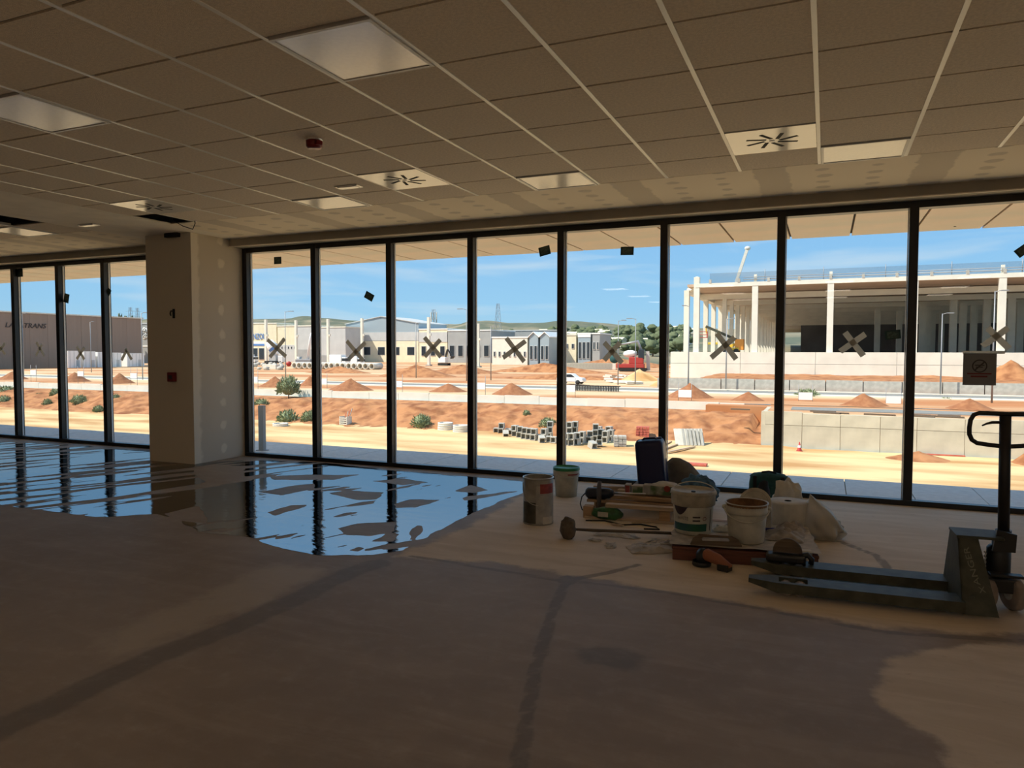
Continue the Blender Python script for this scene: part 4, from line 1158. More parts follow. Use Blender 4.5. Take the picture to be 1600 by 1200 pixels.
# traffic cone, red plank
p = at_z(1249, 705, ZL)
t = thing('traffic_cone', 'small red traffic cone at the foot of the cast concrete wall', 'cone', (p.x, p.y, ZL))
obj('base', MB().box(-0.22, 0.22, -0.22, 0.22, 0, 0.05), MT['red_paint'], t)
obj('cone', MB().lathe([(0.17, 0.05), (0.03, 0.7), (0, 0.7)], 16), MT['red_paint'], t)
obj('band', MB().lathe([(0.124, 0.28), (0.088, 0.45)], 16), MT['white_paint'], t)
p = at_z(1081, 729, ZL)
o = obj('red_board', MB().box(-0.9, 0.9, -0.3, 0.3, 0, 0.14), MT['brick_red'], bevel=0.02); o.location = (p.x, p.y + 0.4, ZL + 0.04); tag(o, 'flat red board lying on the sand close to the terrace', 'board')
p = at_z(1470, 712, ZL)
o = obj('red_plank', MB().box(-1.5, 1.5, -0.08, 0.08, 0, 0.08), MT['brick_red']); o.location = (p.x, p.y, ZL + 0.02); tag(o, 'long thin red plank on the sand before the cast concrete wall', 'plank')
heap(1440, 57.2, 84, 13, 'small earth pile at the foot of the cast concrete wall', ZL, 'soil', 71.0)
p = at_y(1596, 680, 58.5)
o = obj('earth_cut', heap_mesh(2.5, 1.6, 2.4, 77.0), MT['soil']); o.location = (p.x + 1.6, 58.0, ZL); tag(o, 'steep earth pile right of the pallet jack handle', 'soil heap')

# concrete pipes in a row
n = 15
pipe = MB()
R1, R2, Lp = 0.86, 0.65, 4.2
pipe.lathe([(R2, 0), (R1, 0), (R1, Lp), (R2, Lp), (R2, 0)], 28, Matrix.Rotation(-math.pi / 2, 4, 'X'))
pme = pipe.mesh('concrete_pipe'); pme.materials.append(MT['concrete_pale'])
for k in range(n):
    Y = 158
    o = obj('concrete_pipe', pme, None); o.location = (gx_at(459, Y) + (gx_at(580, Y) - gx_at(459, Y)) * k / 14, Y - 0.2 * (k % 2), ZT_ + R1)
    tag(o, 'large concrete drain pipe, ' + ORD[k] + ' from the left in the row', 'pipe', 'row of concrete pipes')
# precast columns
for i, (px, pt, Y, lab) in enumerate([(394, 504, 235, 'cream precast column at far left of the yard'), (416, 499, 215, 'cream precast column beside the blue-lettered building'), (463, 500, 215, 'cream precast column above the left end of the pipe row'), (513, 498, 215, 'cream precast column above the middle of the pipe row'), (566, 497, 213, 'cream precast column above the right end of the pipe row'), (670, 495, 208, 'cream precast column in front of the telecom mast'), (747, 505, 195, 'cream precast column right of the third mullion')]):
    X = gx_at(px, Y); zt = zy(px, pt, Y)
    t = thing('precast_column', lab, 'column', (X, Y, ZT_ - 0.1), group='precast columns in the yard')
    obj('shaft', MB().box(-0.42, 0.42, -0.42, 0.42, 0, zt - ZT_), MT['concrete_white'], t)
    obj('corbel', MB().box(0.42, 0.9, -0.35, 0.35, (zt - ZT_) * 0.62, (zt - ZT_) * 0.67), MT['concrete_white'], t)
    obj('footing', MB().box(-0.8, 0.8, -0.8, 0.8, 0, 0.5), MT['concrete_grey'], t)

# ---- unfinished warehouse at right
YH = 114.0
wt = thing('warehouse_frame', 'unfinished white concrete warehouse frame with brown roof underside at right', 'building', (0, YH, ZU))
def wpart(n_, mb, m_, parent=None, bevel=0):
    o = obj(n_, mb, MT[m_], None); o.data.transform(Matrix.Translation((0, -YH, -ZU))); o.parent = parent or wt; return o
ZP, ZR = 1.42, 11.6
XL = -20.6
xp = XL - 1.6; k = 0
while xp < 72:
    for z0, z1 in ((ZU - 0.6, ZP - 1.75), (ZP - 1.75, ZP)):
        wpart('plinth_panel', MB().box(xp, xp + 10.36, YH - 0.6, YH - 0.1, z0, z1 - 0.04), 'concrete_white')
    xp += 10.4; k += 1
wpart('side_plinth', MB().box(XL - 1.6, XL - 1.1, YH - 0.1, YH + 290, ZU - 0.6, ZP), 'concrete_white')
wpart('floor_slab', MB().box(XL - 1, 80, YH, YH + 290, ZU, ZP - 0.35), 'concrete_grey')
for k, X in enumerate([-18.45, -9.9, 0.4, 11.0, 21.2, 31.6, 42.0, 52.4]):
    w = 0.42
    c = wpart('column', MB().box(X - w, X + w, YH - 0.1, YH + 0.75, ZP - 0.4, ZR + (1.25 if k == 0 else 0.1)), 'concrete_white')
    wpart('stub', MB().box(X - 0.2, X + 0.2, YH + 0.1, YH + 0.5, ZR, ZR + 1.35), 'concrete_white', c)
for k in range(27):
    Y = YH + 4 + 10.0 * k
    wpart('column', MB().box(XL - 0.4, XL + 0.4, Y - 0.4, Y + 0.4, ZP - 0.4, ZR - 0.8 if k else ZR - 0.4), 'concrete_white')
for k, X in enumerate((-16.0,)):
    for Y in [YH + 14 + 10 * q for q in range(20)]: wpart('column', MB().box(X - 0.35, X + 0.35, Y - 0.35, Y + 0.35, ZP - 0.4, ZR - 0.8), 'concrete_white')
for (px, Y) in ((1370, 175), (1440, 160), (1448, 170), (1488, 150), (1503, 158), (1520, 165), (1540, 150), (1578, 145), (1592, 160), (1404, 180), (1456, 185), (1470, 200)):
    X = gx_at(px, Y); wpart('column', MB().box(X - 0.55, X + 0.55, Y - 0.5, Y + 0.5, ZP - 0.4, ZR - 1.0), 'concrete_white')
roof = wpart('roof_deck', MB().box(XL + 0.6, 84, YH + 0.8, YH + 290, ZR - 0.15, ZR + 0.25), 'roof_brown')
wpart('edge_beam', MB().box(XL + 2, 84, YH - 0.15, YH + 0.5, ZR - 0.35, ZR + 0.25), 'concrete_white')
wpart('corner_beam', MB().bar((XL - 0.6, YH + 9, ZR + 0.0), (XL + 2.4, YH, ZR + 0.0), 0.6, 0.6), 'concrete_white')
wpart('side_beam', MB().box(XL - 0.6, XL + 0.6, YH + 8, YH + 290, ZR - 0.8, ZR), 'concrete_white')
for k in range(9):
    Y = YH + 14 + 17 * k
    wpart('roof_beam', MB().box(XL, 84, Y - 0.3, Y + 0.3, ZR - 1.25, ZR - 0.35), 'concrete_white')
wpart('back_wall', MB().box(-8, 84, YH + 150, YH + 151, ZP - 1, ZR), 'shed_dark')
gr = wpart('guard_rail', MB().tube([(XL + 9, YH, ZR + 0.62), (84, YH, ZR + 0.62)], 0.07, 6), 'steel_grey')
wpart('rail', MB().tube([(XL + 9, YH, ZR + 0.95), (84, YH, ZR + 0.95)], 0.05, 6), 'steel_grey', gr)
for k in range(20): wpart('bracket', MB().box(XL + 4 + 4.2 * k, XL + 4.35 + 4.2 * k, YH - 0.2, YH + 0.2, ZR + 0.25, ZR + 0.8), 'concrete_grey', gr)
for k in range(12): wpart('net_post', MB().tube([(XL + 12 + 8 * k, YH + 0.6, ZR + 0.25), (XL + 12 + 8 * k, YH + 0.6, ZR + 2.1)], 0.05, 6), 'steel_grey', gr)
wpart('safety_net', MB().box(XL + 4, 84, YH + 0.62, YH + 0.64, ZR + 0.3, ZR + 1.8), 'mesh_net', gr)
# boom lift
Yb = 119.0
def bp_(px, py): return at_y(px, py, Yb)
p = at_y(1140, 549, Yb)
t = thing('boom_lift', 'orange boom lift working inside the warehouse frame', 'boom lift', (p.x, Yb, 1.1))
def rel(v): return Vector(v) - Vector((p.x, Yb, 1.1))
a, b, c = bp_(1103, 510), bp_(1151, 531), bp_(1135, 543)
obj('boom', MB().bar(rel(a), rel(b), 0.32, 0.4), MT['jack_green'], t)
obj('lower_boom', MB().bar(rel(b + Vector((0.2, 0, -0.6))), rel(c), 0.4, 0.45), MT['yellow_paint'], t)
obj('counterweight', MB().box(rel(b).x - 0.2, rel(b).x + 1.1, -0.7, 0.7, rel(b).z - 1.6, rel(b).z + 0.1), MT['orange_paint'], t, bevel=0.05)
obj('chassis', MB().box(rel(c).x - 0.4, rel(c).x + 2.0, -0.9, 0.9, 0.4, 1.0), MT['yellow_paint'], t, bevel=0.05)
for dx in (0.0, 1.6):
    for dy in (-0.9, 0.9): obj('wheel', MB().lathe([(0, -0.15), (0.42, -0.15), (0.42, 0.15), (0, 0.15)], 16, Matrix.Translation((rel(c).x + dx, dy, 0.42)) @ Matrix.Rotation(math.pi / 2, 4, 'X')), MT['tyre'], t)
obj('jib', MB().bar(rel(a), rel(bp_(1104, 521)), 0.2, 0.2), MT['yellow_paint'], t)
k_ = rel(bp_(1099, 523)); bs = MB()
bs.box(k_.x - 0.8, k_.x + 0.6, -0.4, 0.4, k_.z - 0.5, k_.z - 0.4)
for dz in (0.0, 0.5):
    for dy in (-0.4, 0.4): bs.bar((k_.x - 0.8, dy, k_.z + dz), (k_.x + 0.6, dy, k_.z + dz), 0.08, 0.08)
for dx in (-0.8, 0.6):
    for dy in (-0.4, 0.4): bs.bar((k_.x + dx, dy, k_.z - 0.5), (k_.x + dx, dy, k_.z + 0.5), 0.08, 0.08)
obj('basket', bs, MT['red_paint'], t)
# crane boom behind the roof
YC = 412.0
A, B = at_y(1150, 442, YC), at_y(1168, 388, YC)
d = B - A; base = A - d * ((A.z - 5.0) / d.z); base.z = 3.0
t = thing('crane', 'slanted pale crane boom rising behind the warehouse roof', 'crane', base)
obj('boom', MB().bar((0, 0, 2.5), B - base, 1.5, 1.5), MT['concrete_pale'], t)
obj('boom_head', MB().blob(B - base, (1.6, 1.2, 1.2), 10, 6), MT['concrete_pale'], t)
obj('carrier', MB().box(-6, 4, -1.6, 1.6, 0.8, 3.6), MT['yellow_paint'], t, bevel=0.2)
for y in (-1.9, 1.9): obj('track', MB().box(-5, 3.5, y - 0.5, y + 0.5, 0, 1.2), MT['rubber'], t, bevel=0.2)

# ---- brown warehouse at left
XB = -200.0
lw = thing('brown_warehouse', 'long brown clad warehouse with dark lettering seen through the left windows', 'building', (XB, 110, ZT_))
zt1 = EYE.z + 0.0514 * 200
obj('roof', MB().box(-60.5, 0.3, -70, 56.3, zt1 - ZT_ - 0.1, zt1 - ZT_ + 0.25), MT['concrete_pale'], lw)
obj('wall', MB().box(-60, -0.25, -70, 56, 0, zt1 - ZT_ - 0.1), MT['clad_brown'], lw)
cm = MB().box(-0.25, 0.0, -2.48, 2.48, 0, zt1 - ZT_ - 0.12).mesh('cladding_panel'); cm.materials.append(MT['clad_brown'])
for k in range(25):
    o = obj('cladding_panel', cm, None, lw); o.location = (0.02 * (k % 2), -67.2 + 5.0 * k, 0)
def lw_pt(px, py):
    d_ = ray(px, py); return EYE + d_ * (XB / d_.x)
q0, q1 = lw_pt(7, 508), lw_pt(71, 510)
tm = text_mesh('LAVATRANS', 1.0, 0.06, 0.25)
tx = obj('lettering', tm, MT['print_dark'], lw)
wid = max(v.co.x for v in tm.vertices) - min(v.co.x for v in tm.vertices)
sc = abs(q1.y - q0.y) / wid
zs = abs(lw_pt(40, 505).z - lw_pt(40, 512.3).z) / 0.69
tx.scale = (sc, zs, 1); tx.rotation_euler = (math.pi / 2, 0, math.pi / 2)
tx.location = (0.12, (q0.y + q1.y) / 2 - 110, (q0.z + q1.z) / 2 - ZT_)
# site containers
cl = [(105, 127, 548, 567, 'leftmost white and teal site container'), (130, 150, 549, 567, 'second white site container from the left'), (152, 164, 550, 567, 'third white site container'), (168, 190, 551, 567, 'fourth white site container, behind a tape cross'), (198, 226, 552, 568, 'rightmost white site container')]
for i, (a, b, c, d, lab) in enumerate(cl):
    Xc = -186.0
    d0, d1 = ray(a, 560), ray(b, 560)
    y0, y1 = d0.y / d0.x * Xc, d1.y / d1.x * Xc
    zt = EYE.z + ray((a + b) / 2, c).z / ray((a + b) / 2, c).x * Xc
    t = thing('site_container', lab, 'container', (Xc, (y0 + y1) / 2, ZT_), group='white site containers')
    hw = (y1 - y0) / 2 - 0.15; H = zt - ZT_
    obj('body', MB().box(-2.4, 0, -hw, hw, 0.15, H), MT['white_paint'], t)
    for kk in range(int(hw * 2 / 1.2)):
        yy = -hw + 0.6 + 1.2 * kk; obj('rib', MB().box(0, 0.06, yy - 0.05, yy + 0.05, 0.2, H - 0.1), MT['grey_light'], t)
    obj('door', MB().box(0, 0.05, hw * 0.3, hw * 0.3 + 0.9, 0.2, 2.2), MT['grey_blue'] if i == 0 else MT['grey_light'], t)
# dark building corner with a white emblem next to the pillar
def bld(name, px0, px1, pyt, Y, depth, m_, lab, roofm=None, band=None, wins=None, gable=0):
    x0, x1 = gx_at(px0, Y), gx_at(px1, Y); zt = zy((px0 + px1) / 2, pyt, Y); H = zt - ZT_
    t = thing(name, lab, 'building', ((x0 + x1) / 2, Y, ZT_)); w = (x1 - x0) / 2
    if gable:
        zg = H + gable
        mb = MB().add([(-w, 0, 0), (w, 0, 0), (w, 0, H), (0, 0, zg), (-w, 0, H), (-w, depth, 0), (w, depth, 0), (w, depth, H), (0, depth, zg), (-w, depth, H)], [(0, 1, 2, 3, 4), (9, 8, 7, 6, 5), (1, 6, 7, 2), (5, 0, 4, 9), (0, 5, 6, 1), (4, 3, 8, 9), (3, 2, 7, 8)])
        obj('wall', mb, MT[m_], t)
        rf = MB()
        for s in (-1, 1): rf.add([(s * (w + 0.4), -0.4, H - 0.05), (0, -0.4, zg + 0.1), (0, depth + .4, zg + 0.1), (s * (w + 0.4), depth + .4, H - 0.05), (s * (w + 0.4), -0.4, H + 0.25), (0, -0.4, zg + 0.4), (0, depth + .4, zg + 0.4), (s * (w + 0.4), depth + .4, H + 0.25)], [(0, 1, 2, 3), (7, 6, 5, 4), (0, 4, 5, 1), (2, 6, 7, 3), (0, 3, 7, 4)])
        obj('roof', rf, MT[roofm or 'grey_light'], t)
    else:
        obj('wall', MB().box(-w, w, 0, depth, 0, H), MT[m_], t)
        obj('roof', MB().box(-w - 0.2, w + 0.2, -0.2, depth + 0.2, H, H + 0.45), MT[roofm or 'grey_light'], t)
    if band:
        for (z0, z1, bm_) in band: obj('facade_band', MB().box(-w - 0.05, w + 0.05, -0.15, 0.2, H * z0, H * z1), MT[bm_], t)
    if wins:
        nw, z0, z1, fr = wins
        for k in range(nw):
            cx = -w + (k + 0.5) * 2 * w / nw; hw = fr * w / nw
            f_ = obj('window', MB().box(cx - hw, cx + hw, -0.2, 0.1, H * z0, H * z1), MT['grey_light'], t)
            obj('pane', MB().box(cx - hw + 0.15, cx + hw - 0.15, -0.24, -0.2, H * z0 + 0.15, H * z1 - 0.15), MT['dark_glass'], f_)
    return t, w, H
t, w, H = bld('dark_building', 221, 262, 506, 205, 30, 'grey_panel', 'dark building with a round white emblem beside the pillar', 'grey_light', [(0.42, 0.45, 'white_paint')])
cx = gx_at(227, 205) - t.location.x; cz = zy(227, 521, 205) - ZT_
em = MB()
for k in range(7):
    a = k * 0.9; em.lathe([(0.5, -0.05), (0.9, -0.05), (0.9, 0.05), (0.5, 0.05)], 12, Matrix.Translation((cx + 1.1 * math.cos(a), -0.1, cz + 1.5 * math.sin(a))) @ Matrix.Rotation(math.pi / 2, 4, 'X'))
obj('emblem', em, MT['white_paint'], t)
Y0 = 255
t, w, H = bld('office_building', 374, 391.5, 505, Y0, 12, 'concrete_white', 'pale office block with dark windows at the left jamb', None, None, (2, 0.55, 0.72, 0.6))
t, w, H = bld('office_building', 393.5, 414.5, 506, Y0, 12, 'cream_panel', 'cream building with blue lettering and a blue canopy', 'concrete_white', [(0.42, 0.47, 'blue_print'), (0.47, 0.53, 'white_paint')], (2, 0.05, 0.36, 0.8))
tm = text_mesh('INZOU', 3.6, 0.06); o = obj('lettering', tm, MT['blue_print'], t); o.rotation_euler = (math.pi / 2, 0, 0); o.location = (0.4, -0.2, H * 0.66); o.scale = (0.72, 1, 1)
bld('shed', 416, 432.5, 506, Y0, 12, 'cream_panel', 'cream panelled shed right of the blue lettering', 'concrete_white')
bld('shed', 434, 463.5, 510, Y0, 12, 'cream_panel', 'cream shed with a grey lower storey and small square windows', 'concrete_white', [(0.0, 0.48, 'grey_light')], (6, 0.36, 0.44, 0.45))
bld('shed', 465, 493.5, 510, Y0, 12, 'grey_light', 'grey ribbed shed behind the concrete pipes', 'concrete_white', [(0.0, 0.35, 'grey_panel')])
bld('shed', 495, 540, 512, Y0, 12, 'grey_light', 'long grey shed with a sloping roof line behind the pipes', 'concrete_white', [(0.0, 0.2, 'grey_panel')])
bld('shed', 541, 654, 506, Y0 + 14, 25, 'grey_blue', 'long warehouse with a shallow grey gable and glass band', 'grey_light', [(0.0, 0.55, 'cream_panel'), (0.56, 0.78, 'grey_light')], (5, 0.18, 0.4, 0.5), 3.0)
bld('shed', 655, 699, 515, Y0 + 14, 25, 'cream_panel', 'pale sheds with white roofs behind the small excavator', 'white_paint', [(0.62, 0.92, 'grey_light')], (3, 0.2, 0.5, 0.5))
bld('shed', 700, 767, 517, Y0 + 14, 25, 'grey_panel', 'dark grey shed right of the cream pillar', 'white_paint', None, (5, 0.2, 0.55, 0.6))
bld('shed', 769, 824, 528, Y0 - 20, 14, 'concrete_white', 'white shed with a row of small windows behind a tape cross', 'white_paint', None, (7, 0.3, 0.5, 0.4))
bld('shed', 827, 840.5, 527, Y0 - 20, 14, 'grey_blue', 'small gabled glass-fronted shed, left of a pair', 'white_paint', None, (2, 0.2, 0.7, 0.7), 1.6)
bld('shed', 844, 858, 527, Y0 - 20, 14, 'grey_blue', 'small gabled glass-fronted shed, right of a pair', 'white_paint', None, (2, 0.2, 0.7, 0.7), 1.6)
bld('shed', 771, 880, 517, Y0 + 42, 4, 'grey_panel', 'long low grey shed behind the white gabled sheds', 'grey_light')
bld('office_building', 881, 900, 524, Y0 - 10, 14, 'cream_panel', 'beige office building with two square windows right of the middle mullion', 'concrete_white', None, (2, 0.55, 0.72, 0.45))
bld('office_building', 903, 922.5, 522, Y0 - 10, 14, 'grey_blue', 'white framed glass building right of the beige office', 'white_paint', [(0.9, 1.0, 'white_paint')], (3, 0.2, 0.75, 0.75))
bld('office_building', 925.5, 937, 522, Y0 - 10, 14, 'grey_panel', 'dark grey building at the right end of the sheds', 'white_paint', None, (2, 0.5, 0.75, 0.6))
# telecom mast and pylon
def mast(px, pyt, pyb, Y, w0, w1, lab, arms=False, ant=False):
    X = gx_at(px, Y); zt = zy(px, pyt, Y); H = zt - ZT_
    t = thing('lattice_mast', lab, 'mast', (X, Y, ZT_))
    legs = [(-1, -1), (1, -1), (1, 1), (-1, 1)]
    r = 0.0011 * Y * 0.35
    for a, b in legs: obj('leg', MB().bar((a * w0, b * w0, 0), (a * w1, b * w1, H), r, r), MT['steel_grey'], t)
    br = MB(); n = 9
    for k in range(n):
        f0, f1 = k / n, (k + 1) / n; u0 = w0 + (w1 - w0) * f0; u1 = w0 + (w1 - w0) * f1
        for i in range(4):
            a, b = legs[i], legs[(i + 1) % 4]
            br.bar((a[0] * u0, a[1] * u0, H * f0), (b[0] * u1, b[1] * u1, H * f1), r * .6, r * .6)
    obj('bracing', br, MT['steel_grey'], t)
    if ant:
        for k in range(6): obj('antenna', MB().box(-0.3, 0.3, -0.2, 0.2, H - 5 + 0.0, H - 1.5, Matrix.Rotation(k * 1.05, 4, 'Z') @ Matrix.Translation((1.4, 0, (k % 2) * -2.5))), MT['concrete_pale'], t)
    if arms:
        for f in (0.72, 0.82, 0.92): obj('cross_arm', MB().bar((-7, 0, H * f), (7, 0, H * f), r * 1.4, r), MT['steel_grey'], t)
mast(678, 483, 520, 305, 1.2, 0.6, 'telecom mast with antennas behind a cream pillar', ant=True)
mast(778, 474, 510, 520, 3.4, 0.8, 'tall electricity pylon on the horizon', False)
mast(205, 480, 505, 560, 3.0, 1.0, 'electricity pylon above the brown warehouse roof, left of two', True)
mast(216, 481, 505, 600, 3.0, 1.0, 'electricity pylon above the brown warehouse roof, right of two', True)

# trees on and below the hill
trm = []
for s in (1, 2, 3):
    mb = MB()
    for k in range(6):
        rr = random.Random(s * 10 + k)
        mb.blob((rr.uniform(-.5, .5), rr.uniform(-.5, .5), rr.uniform(0.9, 1.7)), (rr.uniform(.5, .8),) * 2 + (rr.uniform(.45, .7),), 12, 8, 0.5, 3.0, s + k)
    me = mb.mesh('crown'); me.materials.append(MT['tree']); trm.append(me)
trk = MB().tube([(0, 0, 0), (0, 0, 1.0)], [0.12, 0.07], 7).mesh('trunk'); trk.materials.append(MT['bark'])
rt = random.Random(11)
def z_slope(x, y):
    v = (y - 275) / 330.0
    return ZT_ + max(0.0, v) * (20 + 5 * noise.noise(Vector((x * 0.012, y * 0.012, 2.0))))
struct(obj('ground_slope', MB().grid(lambda u, v: (-720 + 820 * u, 275 + 330 * v, z_slope(-720 + 820 * u, 275 + 330 * v)), 120, 30), MT['hill']), 'scrub covered slope behind the yard', 'ground')
placed = []
def tree(px, Y, h, z, i, lab):
    X = gx_at(px, Y)
    t = thing('tree', lab, 'tree', (X, Y, z), rt.uniform(0, 6), 'trees below the hills')
    s = h / 2.2; t.scale = (s * rt.uniform(1.0, 1.3), s * 1.15, s)
    obj('crown', trm[i % 3], None, t); obj('trunk', trk, None, t)
def free(X, Y, r):
    if any((X - a) ** 2 + (Y - b) ** 2 < (r + c) ** 2 for a, b, c in placed): return False
    placed.append((X, Y, r)); return True
hm_w = MB().box(-4, 4, -3, 3, -1, 4).mesh('wall'); hm_w.materials.append(MT['concrete_white'])
hm_r = MB().add([(-4.4, -3.4, 4), (4.4, -3.4, 4), (4.4, 3.4, 4), (-4.4, 3.4, 4), (-4.4, 0, 5.6), (4.4, 0, 5.6)], [(0, 1, 5, 4), (3, 4, 5, 2), (0, 4, 3), (1, 2, 5), (0, 3, 2, 1)]).mesh('roof'); hm_r.materials.append(MT['cream_panel'])
n = 0
while n < 24:
    px = rt.uniform(700, 1075); Y = rt.uniform(330, 590); X = gx_at(px, Y)
    if not free(X, Y, 6.0): continue
    t = thing('house', 'small white house among the trees on the far slope', 'house', (X, Y, z_slope(X, Y)), rt.uniform(-.5, .5), 'houses on the far slope')
    obj('wall', hm_w, None, t); obj('roof', hm_r, None, t); n += 1
n = k = 0
while n < 170 and k < 4000:
    k += 1
    px = rt.uniform(855, 1075) if n < 120 else rt.uniform(376, 870); Y = 312 + 278 * rt.random() ** 1.3; X = gx_at(px, Y); h = rt.uniform(5, 8.5)
    if not free(X, Y, h * 0.78): continue
    tree(px, Y, h, z_slope(X, Y) - 0.2, n, 'dark green tree on the wooded slope left of the warehouse frame' if n < 120 else 'dark green tree on the hill behind the industrial sheds'); n += 1
for i, lab in enumerate(('first', 'second', 'third', 'fourth')):
    px = 179 + 9.5 * i; Y = 198.0; zt = zy(px, (495, 492, 496, 494)[i], Y); h = zt - ZT_
    t = thing('tree', 'treetop showing above the brown warehouse roof, %s from the left' % lab, 'tree', (gx_at(px, Y), Y, ZT_), i * 1.1)
    t.scale = (1.25, 1.25, h / 2.2); obj('crown', trm[i % 3], None, t); obj('trunk', trk, None, t)

# vehicles and site machines
def wheels(t, pts, r, w=0.25, ax='Y'):
    for (x, y) in pts:
        o = obj('wheel', MB().lathe([(0, -w / 2), (r, -w / 2), (r, w / 2), (0, w / 2)], 16, Matrix.Translation((x, y, r)) @ Matrix.Rotation(math.pi / 2, 4, 'X')), MT['tyre'], t)
        obj('rim', MB().lathe([(0, -w / 2 - 0.02), (r * 0.55, -w / 2 - 0.02)], 12, Matrix.Translation((x, y, r)) @ Matrix.Rotation(math.pi / 2, 4, 'X')), MT['grey_light'], o)
Yc = 100.0
t = thing('car', 'white hatchback car parked by the road behind a mullion', 'car', (gx_at(893, Yc), Yc, ZT_ + 0.02), 0.0)
prof = [(-2.0, 0.35), (-2.0, 0.95), (-1.75, 1.02), (-1.2, 1.5), (0.3, 1.52), (1.0, 1.02), (1.85, 0.88), (2.0, 0.6), (2.0, 0.35)]
Mx = Matrix(((1, 0, 0, 0), (0, 0, 1, 0), (0, 1, 0, 0), (0, 0, 0, 1)))
obj('body', MB().prism(list(reversed(prof)), -0.85, 0.85, Mx), MT['white_paint'], t, bevel=0.06)
obj('side_window', MB().prism([(-1.45, 1.05), (-1.1, 1.42), (0.25, 1.44), (0.8, 1.05)], -0.87, 0.87, Mx), MT['dark_glass'], t)
wheels(t, [(-1.25, -0.8), (1.25, -0.8), (-1.25, 0.8), (1.25, 0.8)], 0.32)
def truck(px, Y, L_, Hh, lab, rz=0.0, box='white_paint', cab='white_paint'):
    t = thing('truck', lab, 'truck', (gx_at(px, Y), Y, ZT_), rz)
    obj('cargo_box', MB().box(-L_ / 2, L_ * 0.22, -1.25, 1.25, 0.9, Hh), MT[box], t, bevel=0.05)
    obj('cab', MB().box(L_ * 0.25, L_ / 2, -1.2, 1.2, 0.6, Hh * 0.8), MT[cab], t, bevel=0.15)
    obj('windscreen', MB().box(L_ * 0.27, L_ / 2 + 0.03, -1.22, 1.22, Hh * 0.5, Hh * 0.72), MT['dark_glass'], t)
    obj('chassis', MB().box(-L_ / 2, L_ / 2, -1.0, 1.0, 0.5, 0.9), MT['rubber'], t)
    wheels(t, [(-L_ * 0.35, -1.1), (-L_ * 0.2, -1.1), (L_ * 0.36, -1.1), (-L_ * 0.35, 1.1), (L_ * 0.36, 1.1)], 0.5)
truck(531, 176, 5.8, 3.7, 'white truck standing behind the concrete pipes')
truck(557, 186, 4.5, 3.2, 'smaller white truck half hidden by a tape cross')
truck(390, 205, 5.5, 3.5, 'white van at the left jamb behind the rubble', 0.2)
t = thing('mixer_truck', 'concrete mixer truck with a tilted white drum left of the pipes', 'truck', (gx_at(428, 200), 200, ZT_), 0.3)
obj('drum', MB().lathe([(0.4, -3.2), (1.5, -1.6), (1.9, 0), (1.3, 2.2), (0, 2.4)], 20, Matrix.Translation((-0.5, 0, 6.2)) @ Matrix.Rotation(-0.6, 4, 'Y')), MT['white_paint'], t)
obj('drum_stripe', MB().lathe([(1.52, -1.5), (1.86, -0.5)], 20, Matrix.Translation((-0.5, 0, 6.2)) @ Matrix.Rotation(-0.6, 4, 'Y')), MT['blue_print'], t)
obj('support_frame', MB().box(-1.5, 1.0, -1, 1, 0.5, 4.6), MT['grey_light'], t)
obj('chassis', MB().box(-3, 3, -1.2, 1.2, 0.6, 1.3), MT['rubber'], t)
obj('cab', MB().box(2.0, 3.6, -1.2, 1.2, 0.9, 3.0), MT['white_paint'], t, bevel=0.1)
wheels(t, [(-2, -1.1), (-0.8, -1.1), (2.6, -1.1)], 0.5)
t = thing('pump_truck', 'dark concrete pump with a white mast behind the first mullion right of the pillar', 'truck', (gx_at(478, 185), 185, ZT_), 0.1)
obj('body', MB().box(-3.2, 2.4, -1.2, 1.2, 0.8, 2.2), MT['steel_grey'], t, bevel=0.1)
obj('mast', MB().tube([(0.6, 0, 2.0), (1.6, 0, 8.5), (2.0, 0, 10.5)], [0.5, 0.35, 0.2], 10), MT['white_paint'], t)
obj('hopper', MB().lathe([(0.3, 0.9), (0.9, 2.4), (0.8, 2.4)], 14, Matrix.Translation((-2.4, 0, 0.6))), MT['grey_light'], t)
wheels(t, [(-2, -1.1), (-0.8, -1.1), (1.6, -1.1)], 0.5)
t = thing('red_barrel', 'red round cable drum on the yard left of the pipes', 'drum', (gx_at(451, 180), 180, ZT_), 0.5); t.scale = (0.6, 0.6, 0.6)
obj('drum', MB().lathe([(0, -0.4), (0.6, -0.4), (0.6, 0.4), (0, 0.4)], 18, Matrix.Translation((0, 0, 1.3)) @ Matrix.Rotation(math.pi / 2, 4, 'X')), MT['red_paint'], t)
for s in (-0.5, 0.4): obj('flange', MB().lathe([(0, s), (1.3, s), (1.3, s + 0.1), (0, s + 0.1)], 20, Matrix.Translation((0, 0, 1.3)) @ Matrix.Rotation(math.pi / 2, 4, 'X')), MT['red_paint'], t)
# red drilling machine
Yr = 172.0
t = thing('drilling_machine', 'red tracked drilling machine with a white tank in the middle of the yard', 'machine', (gx_at(990, Yr), Yr, ZT_), 0.15)
for y in (-1.3, 1.3): obj('track', MB().prism([(-3.4, 0.2), (-2.8, 0), (2.8, 0), (3.4, 0.3), (3.4, 0.8), (-3.4, 0.8)], y - 0.35, y + 0.35, Mx), MT['rubber'], t)
obj('platform', MB().box(-4.0, 2.6, -1.4, 1.4, 0.8, 1.8), MT['red_paint'], t, bevel=0.1)
obj('engine_house', MB().box(-1.0, 2.4, -1.3, 1.3, 1.8, 3.4), MT['red_paint'], t, bevel=0.15)
obj('tank', MB().blob((-0.8, 0, 4.2), (1.7, 1.1, 0.9), 16, 10), MT['white_paint'], t)
obj('cab', MB().box(1.2, 2.6, -1.3, 0.0, 3.0, 5.2), MT['dark_glass'], t, bevel=0.1)
obj('mast', MB().bar((3.6, 0, 0.2), (3.3, 0, 4.8), 0.8, 0.8), MT['grey_light'], t)
